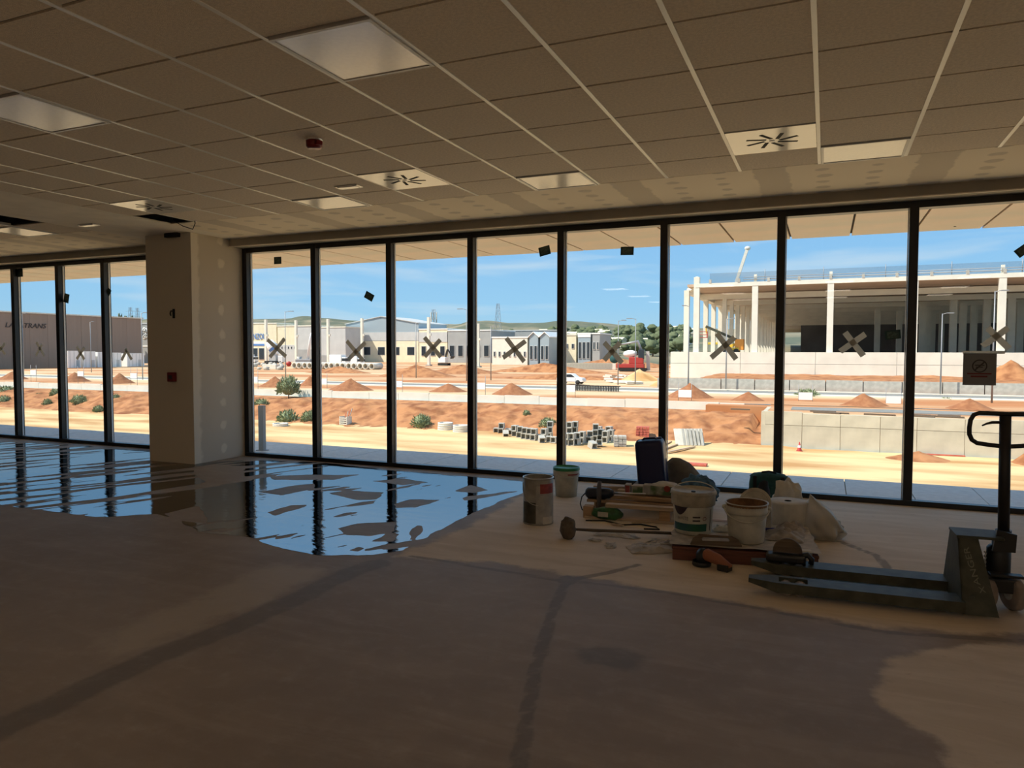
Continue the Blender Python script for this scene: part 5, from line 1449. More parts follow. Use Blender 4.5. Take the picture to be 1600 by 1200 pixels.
obj('arm', MB().tube([(2.2, 0, 4.0), (1.0, 0, 7.2), (-3.2, 0, 6.4)], [0.4, 0.35, 0.2], 8), MT['steel_grey'], t)
obj('reel', MB().lathe([(0, -0.4), (1.1, -0.4), (1.1, 0.4), (0, 0.4)], 18, Matrix.Translation((-4.6, 0, 3.0)) @ Matrix.Rotation(math.pi / 2, 4, 'X')), MT['teal_cloth'], t)
# small excavator
t = thing('excavator', 'small excavator with a raised dark arm behind a tape cross', 'excavator', (gx_at(694, 215), 215, ZT_), 0.0)
for y in (-1, 1): obj('track', MB().box(-1.8, 1.8, y - 0.3, y + 0.3, 0, 0.8), MT['rubber'], t, bevel=0.1)
obj('cab', MB().box(-1.7, 1.0, -1.1, 1.1, 0.9, 2.8), MT['white_paint'], t, bevel=0.15)
obj('boom', MB().bar((0.4, 0, 2.2), (1.3, 0, 5.4), 0.45, 0.5), MT['jack_black'], t)
obj('stick', MB().bar((1.3, 0, 5.4), (3.0, 0, 3.2), 0.35, 0.4), MT['jack_black'], t)
obj('bucket', MB().prism([(2.6, 2.2), (3.4, 2.4), (3.6, 3.2), (2.9, 3.4)], -0.6, 0.6, Mx), MT['jack_black'], t)
# concrete slabs and L pieces behind the road
lm = MB().box(-0.9, 0.9, -0.15, 0.15, 0, 1.7); lm.box(-0.9, 0.9, 0.15, 1.1, 0, 0.2)
lme = lm.mesh('wall_element'); lme.materials.append(MT['concrete_pale'])
for k in range(16):
    Y = 186.0; o = obj('wall_element', lme, None); o.location = (gx_at(882 + 5.0 * k, Y), Y, ZT_)
    tag(o, 'pale L-shaped concrete wall element, ' + ORD[k] + ' from the left in the far row', 'concrete element', 'row of concrete wall elements')
rb2 = random.Random(3)
for k in range(14):
    px, py = rb2.uniform(935, 1000), rb2.uniform(588, 600); p = at_z(px, py, ZT_)
    o = obj('concrete_slab', MB().box(-1.2, 1.2, -0.7, 0.7, 0, 0.3), MT['concrete_pale']); o.location = (p.x, p.y, ZT_ + 0.05); o.rotation_euler = (0.05, 0.08 * rb2.uniform(-1, 1), rb2.uniform(0, 3))
    tag(o, 'broken pale concrete slab in the pile left of the grey wall', 'slab', 'pile of broken concrete slabs')
rspots = []
while len(rspots) < 16:
    q = at_z(rb2.uniform(386, 446), rb2.uniform(570, 578), ZT_)
    if all((q - w_).length > 2.6 for w_ in rspots): rspots.append(q)
for k in range(16):
    p = rspots[k]; s = rb2.uniform(0.6, 1.1)
    o = obj('rubble_stone', MB().blob((0, 0, 0.4), (1.0, 0.8, 0.7), 8, 6, 0.6, 2.0, k), MT['concrete_grey']); o.location = (p.x, p.y, ZT_); o.scale = (s, s, s)
    tag(o, 'grey rubble lump in the heap left of the concrete pipes', 'rubble', 'rubble left of the pipes')
o = obj('concrete_slab', MB().box(-2.2, 2.2, -0.8, 0.8, 0, 1.3), MT['concrete_pale'], bevel=0.1); p = at_z(424, 577, ZT_); o.location = (p.x, p.y, ZT_); tag(o, 'large pale concrete block beside the rubble left of the pipes', 'concrete block')
# rebar mats along the road
t = thing('rebar_mat', 'dark grid of reinforcement mats along the near road edge', 'rebar', (gx_at(925, 83.0), 83.0, ZT_ + 0.05))
for k in range(34): obj('bar', MB().box(-3.4 + 0.2 * k, -3.3 + 0.2 * k, -0.1, 0.1, 0, 0.62), MT['jack_black'], t)
obj('top_bar', MB().box(-3.5, 3.5, -0.05, 0.05, 0.55, 0.66), MT['jack_black'], t)
# pale debris on the strip over the cast wall
for k in range(10):
    px = rb2.uniform(1160, 1560); py = lerp_tab([(1160, 636), (1600, 656)], px) - rb2.uniform(0, 3)
    p = at_z(px, py, ZT_)
    o = obj('scrap_board', MB().box(-rb2.uniform(0.5, 1.2), rb2.uniform(0.5, 1.2), -0.15, 0.15, 0, 0.1), MT['wood_dark']); o.location = (p.x, 61.0 + rb2.uniform(0, 2), ZT_ - 0.05); o.rotation_euler = (0, 0, rb2.uniform(-.3, .3))
    tag(o, 'weathered board lying on top of the cast concrete wall', 'board', 'boards on the cast concrete wall')
# ================================================================== INSIDE: pallet jack
J0 = Vector((-0.40, 4.46, 0.0)); JR = math.radians(3.0)
jk = thing('pallet_jack', 'dark green hand pallet jack with black handle standing on the floor at right', 'pallet jack', J0, JR)
def fork(y0):
    y1 = y0 + 0.16; ym = (y0 + y1) / 2
    mb = MB(); zt, zb = 0.088, 0.03
    out = [(0.0, ym - 0.035), (0.0, ym + 0.035), (0.16, y1), (1.12, y1), (1.12, y0), (0.16, y0)]
    # top plate with the roller slot cut out
    s0, s1, sy = 0.17, 0.33, 0.045
    vs_ = [(x, y, zt) for x, y in out] + [(s0, ym - sy, zt), (s0, ym + sy, zt), (s1, ym + sy, zt), (s1, ym - sy, zt)]
    fs_ = [(5, 6, 7, 2, 1, 0)[::-1], (2, 3, 8, 7)[::-1], (8, 3, 4, 9)[::-1], (9, 4, 5, 6)[::-1]]
    fs_ = [(0, 5, 6, 7, 2, 1), (2, 7, 8, 3), (3, 8, 9, 4), (4, 9, 6, 5)]
    mb.add(vs_, fs_)
    n = len(out)
    for i in range(n):
        a, b = out[i], out[(i + 1) % n]
        za = 0.062 if a[0] == 0 else zb; zb2 = 0.062 if b[0] == 0 else zb
        mb.add([(a[0], a[1], zt), (b[0], b[1], zt), (b[0], b[1], zb2), (a[0], a[1], za)], [(0, 1, 2, 3)])
    for i in range(4):
        a = vs_[6 + i]; b = vs_[6 + (i + 1) % 4]
        mb.add([a, b, (b[0], b[1], zb), (a[0], a[1], zb)], [(3, 2, 1, 0)])
    o = obj('fork', mb, MT['jack_green'], jk, bevel=0.004)
    for dx in (0.21, 0.29): obj('roller', MB().tube([(dx, ym - 0.04, 0.04), (dx, ym + 0.04, 0.04)], 0.038, 14), MT['wheel_tan'], o)
    obj('inner_skirt', MB().box(0.34, 1.10, y0 + 0.004, y0 + 0.008, 0.028, 0.08), MT['jack_green'], o)
fork(0.0); fork(0.38)
zb_, zt_ = 0.025, 0.405
def trap(x, t): return [(x, 0.0 + t, zb_), (x, 0.54 - t, zb_), (x, 0.37 - t, zt_), (x, 0.17 + t, zt_)]
A, B = trap(1.105, 0.0), trap(1.115, 0.0)
obj('front_plate', MB().add(A + B, [(0, 1, 2, 3), (7, 6, 5, 4), (0, 4, 5, 1), (2, 6, 7, 3), (1, 5, 6, 2), (3, 7, 4, 0)]), MT['jack_green'], jk, fix=True)
side = MB().add([(1.105, 0, zb_), (1.275, 0, 0.0 + zb_), (1.205, 0.17, zt_), (1.105, 0.17, zt_), (1.105, 0.012, zb_), (1.275, 0.012, zb_), (1.205, 0.182, zt_), (1.105, 0.182, zt_)], [(0, 1, 2, 3), (7, 6, 5, 4), (0, 4, 5, 1), (1, 5, 6, 2), (2, 6, 7, 3), (3, 7, 4, 0)])
sp_ = obj('side_panel', side, MT['jack_green'], jk, fix=True)
side2 = MB().add([(1.105, 0.54, zb_), (1.275, 0.54, zb_), (1.205, 0.37, zt_), (1.105, 0.37, zt_), (1.105, 0.528, zb_), (1.275, 0.528, zb_), (1.205, 0.358, zt_), (1.105, 0.358, zt_)], [(0, 1, 2, 3), (7, 6, 5, 4), (0, 4, 5, 1), (1, 5, 6, 2), (2, 6, 7, 3), (3, 7, 4, 0)])
obj('side_panel', side2, MT['jack_green'], jk, fix=True)
obj('top_plate', MB().box(1.10, 1.33, 0.165, 0.375, zt_ - 0.004, zt_ + 0.012), MT['jack_green'], jk, bevel=0.004)
# printed letters on the near side panel (the panel leans back by its own slope)
slope = math.atan2(zt_ - zb_, 0.17)
def panel_pt(x, s): return Vector((x, 0.17 * s - 0.0012, zb_ + (zt_ - zb_) * s))
Mp = Matrix.Translation(panel_pt(1.165, 0.63)) @ Matrix.Rotation(slope, 4, 'X') @ Matrix.Rotation(math.pi / 2 + 0.22, 4, 'Z')
tm = text_mesh('ANGER', 0.055, 0.0006); tm.transform(Matrix.Diagonal((1.15, 0.75, 1, 1))); tm.transform(Mp); obj('lettering', tm, MT['jack_print'], sp_)
Mp = Matrix.Translation(panel_pt(1.205, 0.33)) @ Matrix.Rotation(slope, 4, 'X') @ Matrix.Rotation(0.2, 4, 'Z')
tm = text_mesh('X', 0.045, 0.0006); tm.transform(Mp); obj('lettering', tm, MT['jack_print'], sp_)
c = panel_pt(1.155, 0.22)
obj('bolt', MB().lathe([(0, -0.01), (0.010, -0.008), (0.012, 0.0)], 14, Matrix.Translation(c) @ Matrix.Rotation(-math.pi / 2, 4, 'X') @ Matrix.Rotation(math.pi, 4, 'X')), MT['steel_bright'], sp_)
# pump, steering, handle
PV = Vector((1.335, 0.30, 0))
pump = MB().lathe([(0.0, 0.17), (0.055, 0.17), (0.06, 0.20), (0.06, 0.33), (0.05, 0.345), (0.035, 0.35), (0.035, 0.40), (0, 0.40)], 20, Matrix.Translation(PV))
obj('pump', pump, MT['jack_black'], jk)
obj('pump_base', MB().box(PV.x - 0.085, PV.x + 0.075, 0.20, 0.40, 0.10, 0.18), MT['jack_black'], jk, bevel=0.01)
obj('pedal', MB().box(PV.x - 0.07, PV.x + 0.09, 0.16, 0.22, 0.20, 0.215), MT['jack_black'], jk, bevel=0.003)
obj('spring', MB().tube([(PV.x - 0.08 + 0.004 * math.cos(a * 2.1), 0.235 + 0.012 * math.sin(a * 2.1), 0.19 + a * 0.008) for a in range(18)], 0.004, 6), MT['steel_bright'], jk)
obj('pivot_plate', MB().prism([(PV.x - 0.05, 0.33), (PV.x + 0.06, 0.33), (PV.x + 0.065, 0.43), (PV.x - 0.03, 0.45)], 0.0, 0.02, Matrix(((1, 0, 0, 0), (0, 0, 1, 0.215), (0, 1, 0, 0), (0, 0, 0, 1)))), MT['jack_black'], jk)
obj('axle', MB().tube([(PV.x - 0.06, 0.30, 0.098), (PV.x + 0.06, 0.30, 0.098)], 0.018, 10), MT['steel_bright'], jk)
for s, nm in ((-0.075, 0), (0.062, 1)):
    w_ = obj('steer_wheel', MB().lathe([(0.035, -0.026), (0.082, -0.026), (0.094, -0.016), (0.094, 0.016), (0.082, 0.026), (0.035, 0.026)], 28, Matrix.Translation((PV.x + s, 0.25, 0.094)) @ Matrix.Rotation(0.35, 4, 'Z') @ Matrix.Rotation(math.pi / 2, 4, 'Y')), MT['wheel_tan'], jk)
    obj('hub', MB().lathe([(0, -0.028), (0.036, -0.028), (0.036, 0.028), (0, 0.028)], 16, Matrix.Translation((PV.x + s, 0.25, 0.094)) @ Matrix.Rotation(0.35, 4, 'Z') @ Matrix.Rotation(math.pi / 2, 4, 'Y')), MT['steel_bright'], w_)
wm = Matrix.Translation(J0) @ Matrix.Rotation(JR, 4, 'Z')
piv = wm @ PV
def hz(px, py):
    p = at_y(px, py, piv.y); q = wm.inverted() @ p; return q
b0, b1 = hz(1568, 852), hz(1566, 828)
post = MB(); P_ = [hz(1568, 850), hz(1570, 700), hz(1571, 648)]
yb = PV.y
def flat(v): return Vector((v.x, yb, v.z))
obj('handle_sleeve', MB().tube([flat(hz(1567, 872)), flat(hz(1568, 828))], 0.040, 16), MT['jack_black'], jk)
obj('handle_post', MB().tube([flat(hz(1568, 835)), flat(hz(1571, 650))], 0.029, 16), MT['jack_black'], jk)
zc = flat(hz(1571, 648))
lp_px = [(1571, 647), (1530, 645), (1521, 648), (1516, 656), (1514, 668), (1514, 678), (1518, 687), (1526, 692), (1545, 695), (1571, 698)]
L1 = [flat(hz(*q)) for q in lp_px]
L2 = [Vector((2 * zc.x - v.x, yb, v.z)) for v in reversed(L1)]
obj('handle_loop', MB().tube(L1 + L2[1:-1], 0.0125, 12, closed=True), MT['jack_black'], jk)
lev = [flat(hz(*q)) for q in ((1563, 660), (1550, 660), (1541, 662), (1534, 665))]
obj('release_lever', MB().tube(lev, [0.008, 0.008, 0.006, 0.004], 8), MT['jack_black'], jk)

# ================================================================== INSIDE: buckets and tins
def zrot(a): return Matrix.Rotation(a, 4, 'Z')
def facing(loc): return math.atan2(-loc[1], -loc[0])     # azimuth from the thing to the camera
def bucket_prof(r0, r1, h, t=0.004): return [(0, 0.004), (r0 - 0.006, 0.0), (r0, 0.006), (r1, h), (r1 - t, h), (r0 - t, 0.012), (0, 0.012)]
def patch(r0, r1, h, z0, z1, a0, a1, off=0.0015, n=14):
    ra = r0 + (r1 - r0) * z0 / h + off; rb_ = r0 + (r1 - r0) * z1 / h + off
    return MB().lathe([(ra, z0), (rb_, z1)], n, None, a0, a1)
# paint tin
L_ = (-2.205, 5.66, 0.0)
t = thing('paint_tin', 'stained grey metal paint tin without lid standing on the screed', 'paint tin', L_)
f = facing(L_)
obj('body', MB().lathe([(0, 0.005), (0.126, 0.0), (0.128, 0.005), (0.127, 0.02), (0.127, 0.385), (0.123, 0.385), (0.122, 0.02), (0, 0.02)], 40), MT['can_grey'], t)
obj('rim', MB().tube([(0.127 * math.cos(a * math.pi / 18), 0.127 * math.sin(a * math.pi / 18), 0.386) for a in range(36)], 0.005, 8, closed=True), MT['steel_bright'], t)
obj('label', patch(0.127, 0.127, 0.385, 0.02, 0.33, f - 0.15, f + 1.35), MT['can_label'], t)
obj('label_dark_field', patch(0.127, 0.127, 0.385, 0.015, 0.19, f - 1.2, f - 0.16), MT['can_label_dark'], t)
obj('label_red_field', patch(0.127, 0.127, 0.385, 0.265, 0.345, f + 0.12, f + 1.15, 0.003), MT['label_red'], t)
obj('drips', patch(0.127, 0.127, 0.385, 0.01, 0.07, f + 0.3, f + 1.1, 0.003), MT['paper_white'], t)
obj('handle', MB().tube([Vector((0.13 * math.cos(f - 1.57 + a * math.pi / 16), 0.13 * math.sin(f - 1.57 + a * math.pi / 16), 0.34 - 0.17 * math.sin(a * math.pi / 16) ** 0.6)) for a in range(9)], 0.003, 6), MT['steel_bright'], t)
# white bucket with green lid
L_ = (-2.36, 6.83, 0.0); f = facing(L_)
t = thing('bucket', 'white plastic bucket with a green lid behind the paint tin', 'bucket', L_)
obj('body', MB().lathe([(0, 0), (0.105, 0), (0.122, 0.25), (0.122, 0.27), (0, 0.27)], 36), MT['bucket_white'], t)
obj('collar', MB().lathe([(0.121, 0.205), (0.131, 0.208), (0.133, 0.262), (0.122, 0.268)], 36), MT['bucket_white'], t)
obj('lid', MB().lathe([(0.131, 0.262), (0.134, 0.266), (0.132, 0.290), (0.122, 0.292), (0.119, 0.280), (0, 0.280)], 36), MT['lid_green'], t)
obj('stripe', patch(0.131, 0.133, 0.27, 0.222, 0.236, f + 0.1, f + 1.2, 0.002), MT['label_red'], t)
obj('handle', MB().tube([Vector((0.136 * math.cos(f - 0.8 + a * 0.2), 0.136 * math.sin(f - 0.8 + a * 0.2), 0.235 - 0.035 * math.sin(a * math.pi / 10))) for a in range(11)], 0.0035, 6), MT['steel_bright'], t)

# ================================================================== INSIDE: low red-brown pallet with paper
PZ = 0.098
t = thing('low_pallet', 'low red-brown wooden pallet carrying the white buckets', 'pallet', (-0.54, 5.45, 0), math.radians(8))
for k, y in enumerate((-0.36, 0.0, 0.36)): obj('bearer', MB().box(-0.47, 0.47, y - 0.02, y + 0.02, 0.0, 0.075), MT['wood_red'], t, bevel=0.003)
for k in range(6): obj('deck_board', MB().box(-0.475, 0.475, -0.38 + 0.13 * k, -0.27 + 0.13 * k, 0.076, 0.094), MT['wood_red'], t, bevel=0.003)
def sheet(w, d, amp, fr, seed, nu=26, nv=22, curl=0.0, thick=0.0):
    mb = MB()
    def fn(u, v):
        x = (u - 0.5) * w + 0.02 * noise.noise(Vector((v * 6, 0, seed))); y = (v - 0.5) * d + 0.02 * noise.noise(Vector((u * 6, 3, seed)))
        e = max(abs(u - 0.5), abs(v - 0.5)) * 2
        z = 0.002 + amp * (0.5 + 0.5 * noise.fractal(Vector((x * fr, y * fr, seed)), 1.0, 2.0, 3)) * (0.4 + 0.6 * e) + curl * max(0, e - 0.8) ** 2
        return (x, y, max(0.001, z))
    mb.grid(fn, nu, nv); return mb
s = obj('cover_sheet', sheet(0.98, 0.78, 0.006, 5, 2.0, 40, 34, 0.15), MT['paper_old']); s.location = (-0.54, 5.46, PZ + 0.001); s.rotation_euler = (0, 0, math.radians(8)); tag(s, 'worn paper sheet covering the low red-brown pallet', 'paper')
s = obj('paper_scrap', MB().grid(lambda u, v: (0.12 * u, 0.10 * v, -0.085 * max(0, 0.45 - v) * 1.4 + 0.004), 6, 8), MT['paper_white']); s.location = (-0.17, 5.10, PZ + 0.012); s.rotation_euler = (0, 0, 0.2); tag(s, 'white paper corner hanging over the right end of the low pallet', 'paper')
# rags on the pallet
def rag(loc, w, d, h, seed, lab, m_='rag', rz=0.0):
    mb = MB()
    def fn(u, v):
        x = (u - 0.5) * w; y = (v - 0.5) * d
        e = 1 - (max(abs(u - 0.5), abs(v - 0.5)) * 2) ** 2
        z = h * e * (0.55 + 0.9 * abs(noise.noise(Vector((x * 14, y * 14, seed))))) + 0.004
        return (x + 0.03 * noise.noise(Vector((u * 4, v * 4, seed))), y + 0.03 * noise.noise(Vector((u * 4, v * 4, seed + 5))), z)
    mb.grid(fn, 24, 20)
    o = obj('rag', mb, MT[m_]); o.location = loc; o.rotation_euler = (0, 0, rz); return tag(o, lab, 'rag')
rag((-0.25, 5.55, PZ + 0.006), 0.26, 0.30, 0.06, 3.0, 'crumpled dirty rag in front of the paper roll')
rag((-0.22, 5.74, PZ + 0.006), 0.20, 0.16, 0.09, 8.0, 'second crumpled rag leaning on the paper roll')
rag((-1.14, 5.20, 0.0), 0.34, 0.22, 0.035, 5.0, 'crumpled paper lying on the floor left of the low pallet', 'paper_old', 0.5)
rag((-1.50, 5.50, 0.0), 0.30, 0.14, 0.015, 6.0, 'small strip of torn paper beside the long stick', 'paper_old', 0.1)
rag((-1.02, 5.40, 0.0), 0.22, 0.12, 0.03, 9.0, 'crumpled grey paper touching the left end of the low pallet', 'rag', 0.2)
rag((-0.68, 5.55, PZ + 0.006), 0.14, 0.10, 0.06, 12.0, 'small white crumpled tissue between the two white buckets', 'paper_white', 0.2)

# white bucket with closed collar and printed label
L_ = (-0.885, 5.44, PZ + 0.008); f = facing(L_)
t = thing('bucket', 'white paint bucket with printed label and dusty lid on the low pallet', 'bucket', L_)
r0, r1, h = 0.132, 0.152, 0.30
obj('body', MB().lathe(bucket_prof(r0, r1, h), 44), MT['bucket_white'], t)
obj('collar', MB().lathe([(0.147, 0.205), (0.158, 0.212), (0.162, 0.285), (0.160, 0.30), (0.152, 0.303)], 44), MT['bucket_dirty'], t)
obj('lid', MB().lathe([(0.163, 0.285), (0.166, 0.295), (0.163, 0.312), (0.150, 0.316), (0.145, 0.305), (0, 0.302)], 44), MT['bucket_dirty'], t)
obj('cap', MB().lathe([(0.016, 0.302), (0.016, 0.312), (0, 0.312)], 14, Matrix.Translation((0.05 * math.cos(f), 0.05 * math.sin(f), 0))), MT['jack_black'], t)
obj('handle', MB().tube([Vector((0.168 * math.cos(f + 1.5 + a * math.pi / 12), 0.168 * math.sin(f + 1.5 + a * math.pi / 12), 0.28 + 0.065 * math.sin(a * math.pi / 12))) for a in range(13)], 0.0035, 6), MT['bucket_white'], t)
lab_ = obj('label', patch(r0, r1, h, 0.02, 0.20, f - 1.3, f + 1.2, 0.0012, 24), MT['bucket_white'], t)
# purple swoosh, blue-green banner, ring and word on the label
sw = MB(); n = 16
for k in range(n):
    a0, a1 = f - 1.15 + 0.9 * k / n, f - 1.15 + 0.9 * (k + 1) / n
    def zz(a): u = (a - (f - 1.15)) / 0.9; return 0.205 - 0.06 * math.sin(math.pi * min(1, u * 1.05)) ** 0.8
    q = []
    for a, z in ((a0, zz(a0)), (a1, zz(a1)), (a1, 0.206), (a0, 0.206)):
        r = r0 + (r1 - r0) * z / h + 0.0026; q.append((r * math.cos(a), r * math.sin(a), z))
    sw.add(q, [(0, 1, 2, 3)])
obj('print_swoosh', sw, MT['label_purple'], lab_)
obj('print_banner', patch(r0, r1, h, 0.03, 0.085, f - 1.2, f + 0.75, 0.0026, 20), MT['label_blue'], lab_)
def wrap_text(txt, size, a_c, z_c, mname, squeeze=1.0):
    tm = text_mesh(txt, size, 0.0004)
    for v in tm.vertices:
        z = z_c + v.co.y; r = r0 + (r1 - r0) * z / h + 0.003; a = a_c + v.co.x * squeeze / r
        v.co = (r * math.cos(a), r * math.sin(a), z)
    obj('print_word', tm, MT[mname], lab_)
wrap_text('nnVITE', 0.034, f - 0.55, 0.122, 'print_dark', 0.9)
wrap_text('O', 0.042, f + 0.60, 0.122, 'print_red')
obj('print_oval', patch(r0, r1, h, 0.104, 0.115, f - 0.02, f + 0.36, 0.0026, 8), MT['print_dark'], lab_)
obj('print_oval', patch(r0, r1, h, 0.130, 0.141, f - 0.02, f + 0.36, 0.0026, 8), MT['print_dark'], lab_)
obj('print_column', patch(r0, r1, h, 0.03, 0.19, f + 0.98, f + 1.04, 0.0026, 4), MT['print_dark'], lab_)

# open bucket with brown inside and hanging bail
L_ = (-0.495, 5.325, PZ + 0.008); f = facing(L_)
t = thing('bucket', 'open white bucket with muddy brown inside and hanging bail', 'bucket', L_)
r0, r1, h = 0.120, 0.142, 0.275
obj('body', MB().lathe(bucket_prof(r0, r1, h), 44), MT['bucket_white'], t)
obj('inner_coat', MB().lathe([(0, 0.09), (0.122, 0.09), (0.1375, 0.274)], 40), MT['mud_brown'], t)
obj('rim', MB().lathe([(0.138, 0.20), (0.149, 0.203), (0.150, 0.228), (0.143, 0.232), (0.1415, 0.276), (0.148, 0.277), (0.148, 0.270)], 44), MT['bucket_white'], t)
obj('rim_mud', patch(r0, r1, h, 0.233, 0.272, f - 1.2, f + 1.2, 0.0018, 24), MT['mud_brown'], t)
obj('handle', MB().tube([Vector((0.153 * math.cos(f - 1.5 + a * 3.0 / 16), 0.153 * math.sin(f - 1.5 + a * 3.0 / 16), 0.235 - 0.075 * math.sin(a * math.pi / 16))) for a in range(17)], 0.005, 8), MT['bucket_white'], t)
for s in (-1.5, 1.5): obj('lug', MB().blob((0.151 * math.cos(f + s), 0.151 * math.sin(f + s), 0.235), (0.018, 0.018, 0.018), 10, 8), MT['bucket_white'], t)
# loose round lid leaning behind it
p = at_y(1180, 790, 5.60)
t = thing('round_cover', 'round white plastic cover propped up behind the open bucket', 'cover', (p.x, 5.60, PZ + 0.225), rot=(math.radians(68), 0, math.radians(4)))
obj('disc', MB().lathe([(0, 0.0), (0.108, 0.0), (0.115, -0.004), (0.115, -0.016), (0.109, -0.016)], 36), MT['bucket_dirty'], t)
obj('ridge', MB().lathe([(0.09, 0.001), (0.093, 0.005), (0.096, 0.001)], 36), MT['bucket_dirty'], t)
t2 = thing('cardboard_box', 'small cardboard box holding up the loose lid behind the open bucket', 'box', (p.x + 0.02, 5.70, PZ + 0.01))
obj('body', MB().box(-0.09, 0.09, -0.05, 0.07, 0, 0.20), MT['paper_old'], t2, bevel=0.003)
obj('flap', MB().box(-0.09, 0.09, -0.02, 0.02, 0.201, 0.204), MT['paper_old'], t2)
# paper roll
L_ = (-0.255, 6.06, 0.0)
t = thing('paper_roll', 'large white roll of wiping paper beside the clear plastic bag', 'paper roll', L_)
obj('roll', MB().lathe([(0.022, 0.0), (0.146, 0.0), (0.149, 0.004), (0.149, 0.266), (0.146, 0.27), (0.06, 0.269), (0.026, 0.270)], 48), MT['paper_white'], t)
obj('core', MB().lathe([(0.026, 0.271), (0.026, 0.0), (0.022, 0.0), (0.022, 0.271)], 24), MT['slot_black'], t)
obj('loose_sheet', MB().lathe([(0.1505, 0.01), (0.1505, 0.26)], 12, None, facing(L_) - 1.0, facing(L_) - 0.2), MT['paper_white'], t)
# little white sack behind the roll
o = obj('white_sack', MB().blob((0, 0, 0.17), (0.13, 0.10, 0.20), 22, 14, 0.35, 2.5, 4.0, 0.0), MT['paper_white']); o.location = (-0.27, 6.42, 0); tag(o, 'small white sack behind the paper roll', 'sack')
# clear plastic bag
def bag_fn(u, v):
    a = 2 * math.pi * u
    prof = [(0, 0.75), (0.15, 1.0), (0.4, 0.93), (0.7, 0.55), (0.92, 0.12), (1, 0.02)]
    r = lerp_tab(prof, v)
    k = 1 + 0.18 * noise.noise(Vector((math.cos(a) * 2.2, math.sin(a) * 2.2, v * 4))) + 0.08 * math.sin(a * 5 + v * 7)
    return (0.155 * r * k * math.cos(a) - 0.10 * v ** 1.5, 0.12 * r * k * math.sin(a), 0.335 * v)
t = thing('plastic_bag', 'clear plastic bag with rubbish standing right of the paper roll', 'bag', (0.005, 6.06, 0))
obj('film', MB().grid(bag_fn, 36, 22), MT['plastic_film'], t)
obj('contents', MB().blob((0.02, 0, 0.075), (0.115, 0.085, 0.085), 16, 10, 0.4, 3.0, 2.0, 0.004), MT['paper_old'], t)
obj('bag_bottom', MB().lathe([(0, 0.002), (0.105, 0.002)], 20), MT['plastic_film'], t)
# blue level lying on the pallet
A, B = at_z(1196, 829, PZ + 0.02), at_z(1216, 828, PZ + 0.02)
o = obj('blue_bar', MB().box(-0.09, 0.09, -0.012, 0.012, 0, 0.022), M_('level_blue', (0.02, 0.03, 0.22), 0.4), bevel=0.003); c = (A + B) / 2; o.location = (c.x, c.y, PZ + 0.016); tag(o, 'short dark blue bar lying right of the open bucket', 'bar')
# teal tool bag by the window
t = thing('tool_bag', 'dark teal fabric tool bag standing against the window frame', 'bag', (-0.49, 7.42, 0), 0.06)
def bagshape(w, d, h, k):
    return MB().grid(lambda u, v: ((lambda a, s: (w * s * math.copysign(abs(math.cos(a)) ** 0.45, math.cos(a)), d * s * math.copysign(abs(math.sin(a)) ** 0.45, math.sin(a)), h * v))(2 * math.pi * u, (1 - 0.10 * v ** 4) * (1 + 0.02 * noise.noise(Vector((u * 9, v * 5, k)))))), 40, 12)
obj('body', bagshape(0.185, 0.105, 0.235, 1.0), MT['teal_cloth'], t)
obj('top_flap', MB().blob((0, 0, 0.228), (0.172, 0.10, 0.045), 24, 10, 0.15, 3, 2.0), MT['teal_cloth'], t)
obj('front_pocket', MB().box(-0.10, 0.10, -0.128, -0.09, 0.02, 0.15), MT['teal_cloth'], t, bevel=0.012)
for s in (-0.125, 0.125): obj('strap', MB().box(s - 0.016, s + 0.016, -0.112, -0.10, 0.0, 0.245), MT['black_cloth'], t)
obj('carry_handle', MB().tube([(-0.07, -0.02, 0.25), (-0.06, -0.03, 0.275), (0, -0.035, 0.285), (0.06, -0.03, 0.275), (0.07, -0.02, 0.25)], 0.009, 8), MT['black_cloth'], t)
o = obj('dark_cloth', MB().blob((0, 0, 0.10), (0.06, 0.06, 0.13), 14, 10, 0.4, 3, 3.0, 0.0), MT['black_cloth']); o.location = (-0.52, 7.16, 0); tag(o, 'small dark cloth bundle in front of the teal tool bag', 'cloth')

# ================================================================== INSIDE: timber pile
WX, WY = -1.53, 6.32
t = thing('timber_frame', 'low timber frame of planks on blocks behind the long stick', 'timber', (WX, WY, 0), math.radians(6))
for x in (-0.37, 0.28): obj('block', MB().box(x - 0.045, x + 0.045, -0.30, -0.21, 0, 0.10), MT['wood'], t, bevel=0.003)
for x in (-0.37, 0.28): obj('block', MB().box(x - 0.045, x + 0.045, 0.2, 0.29, 0, 0.10), MT['wood'], t, bevel=0.003)
obj('bottom_board', MB().box(-0.40, 0.48, -0.31, -0.22, 0.002, 0.018), MT['wood_pale'], t)
obj('plank', MB().box(-0.22, 0.52, -0.31, -0.24, 0.102, 0.135), MT['wood_pale'], t, bevel=0.003)
obj('plank', MB().box(-0.42, 0.50, -0.12, -0.05, 0.102, 0.125), MT['wood'], t, bevel=0.003)
obj('plank', MB().box(-0.42, 0.50, 0.06, 0.13, 0.102, 0.125), MT['wood_pale'], t, bevel=0.003)
obj('plank', MB().box(-0.40, 0.50, 0.20, 0.29, 0.102, 0.135), MT['wood'], t, bevel=0.003)
PL = [(-1.50, 6.26, 0.150, 0.60, 0.055, 'wood', 0.04, 'reddish batten lying across the timber frame in front'), (-1.42, 6.52, 0.150, 0.66, 0.06, 'wood_pale', -0.05, 'pale batten lying across the middle of the timber frame'), (-1.55, 6.62, 0.150, 0.75, 0.07, 'wood_pale', 0.03, 'long pale board at the back of the timber frame')]
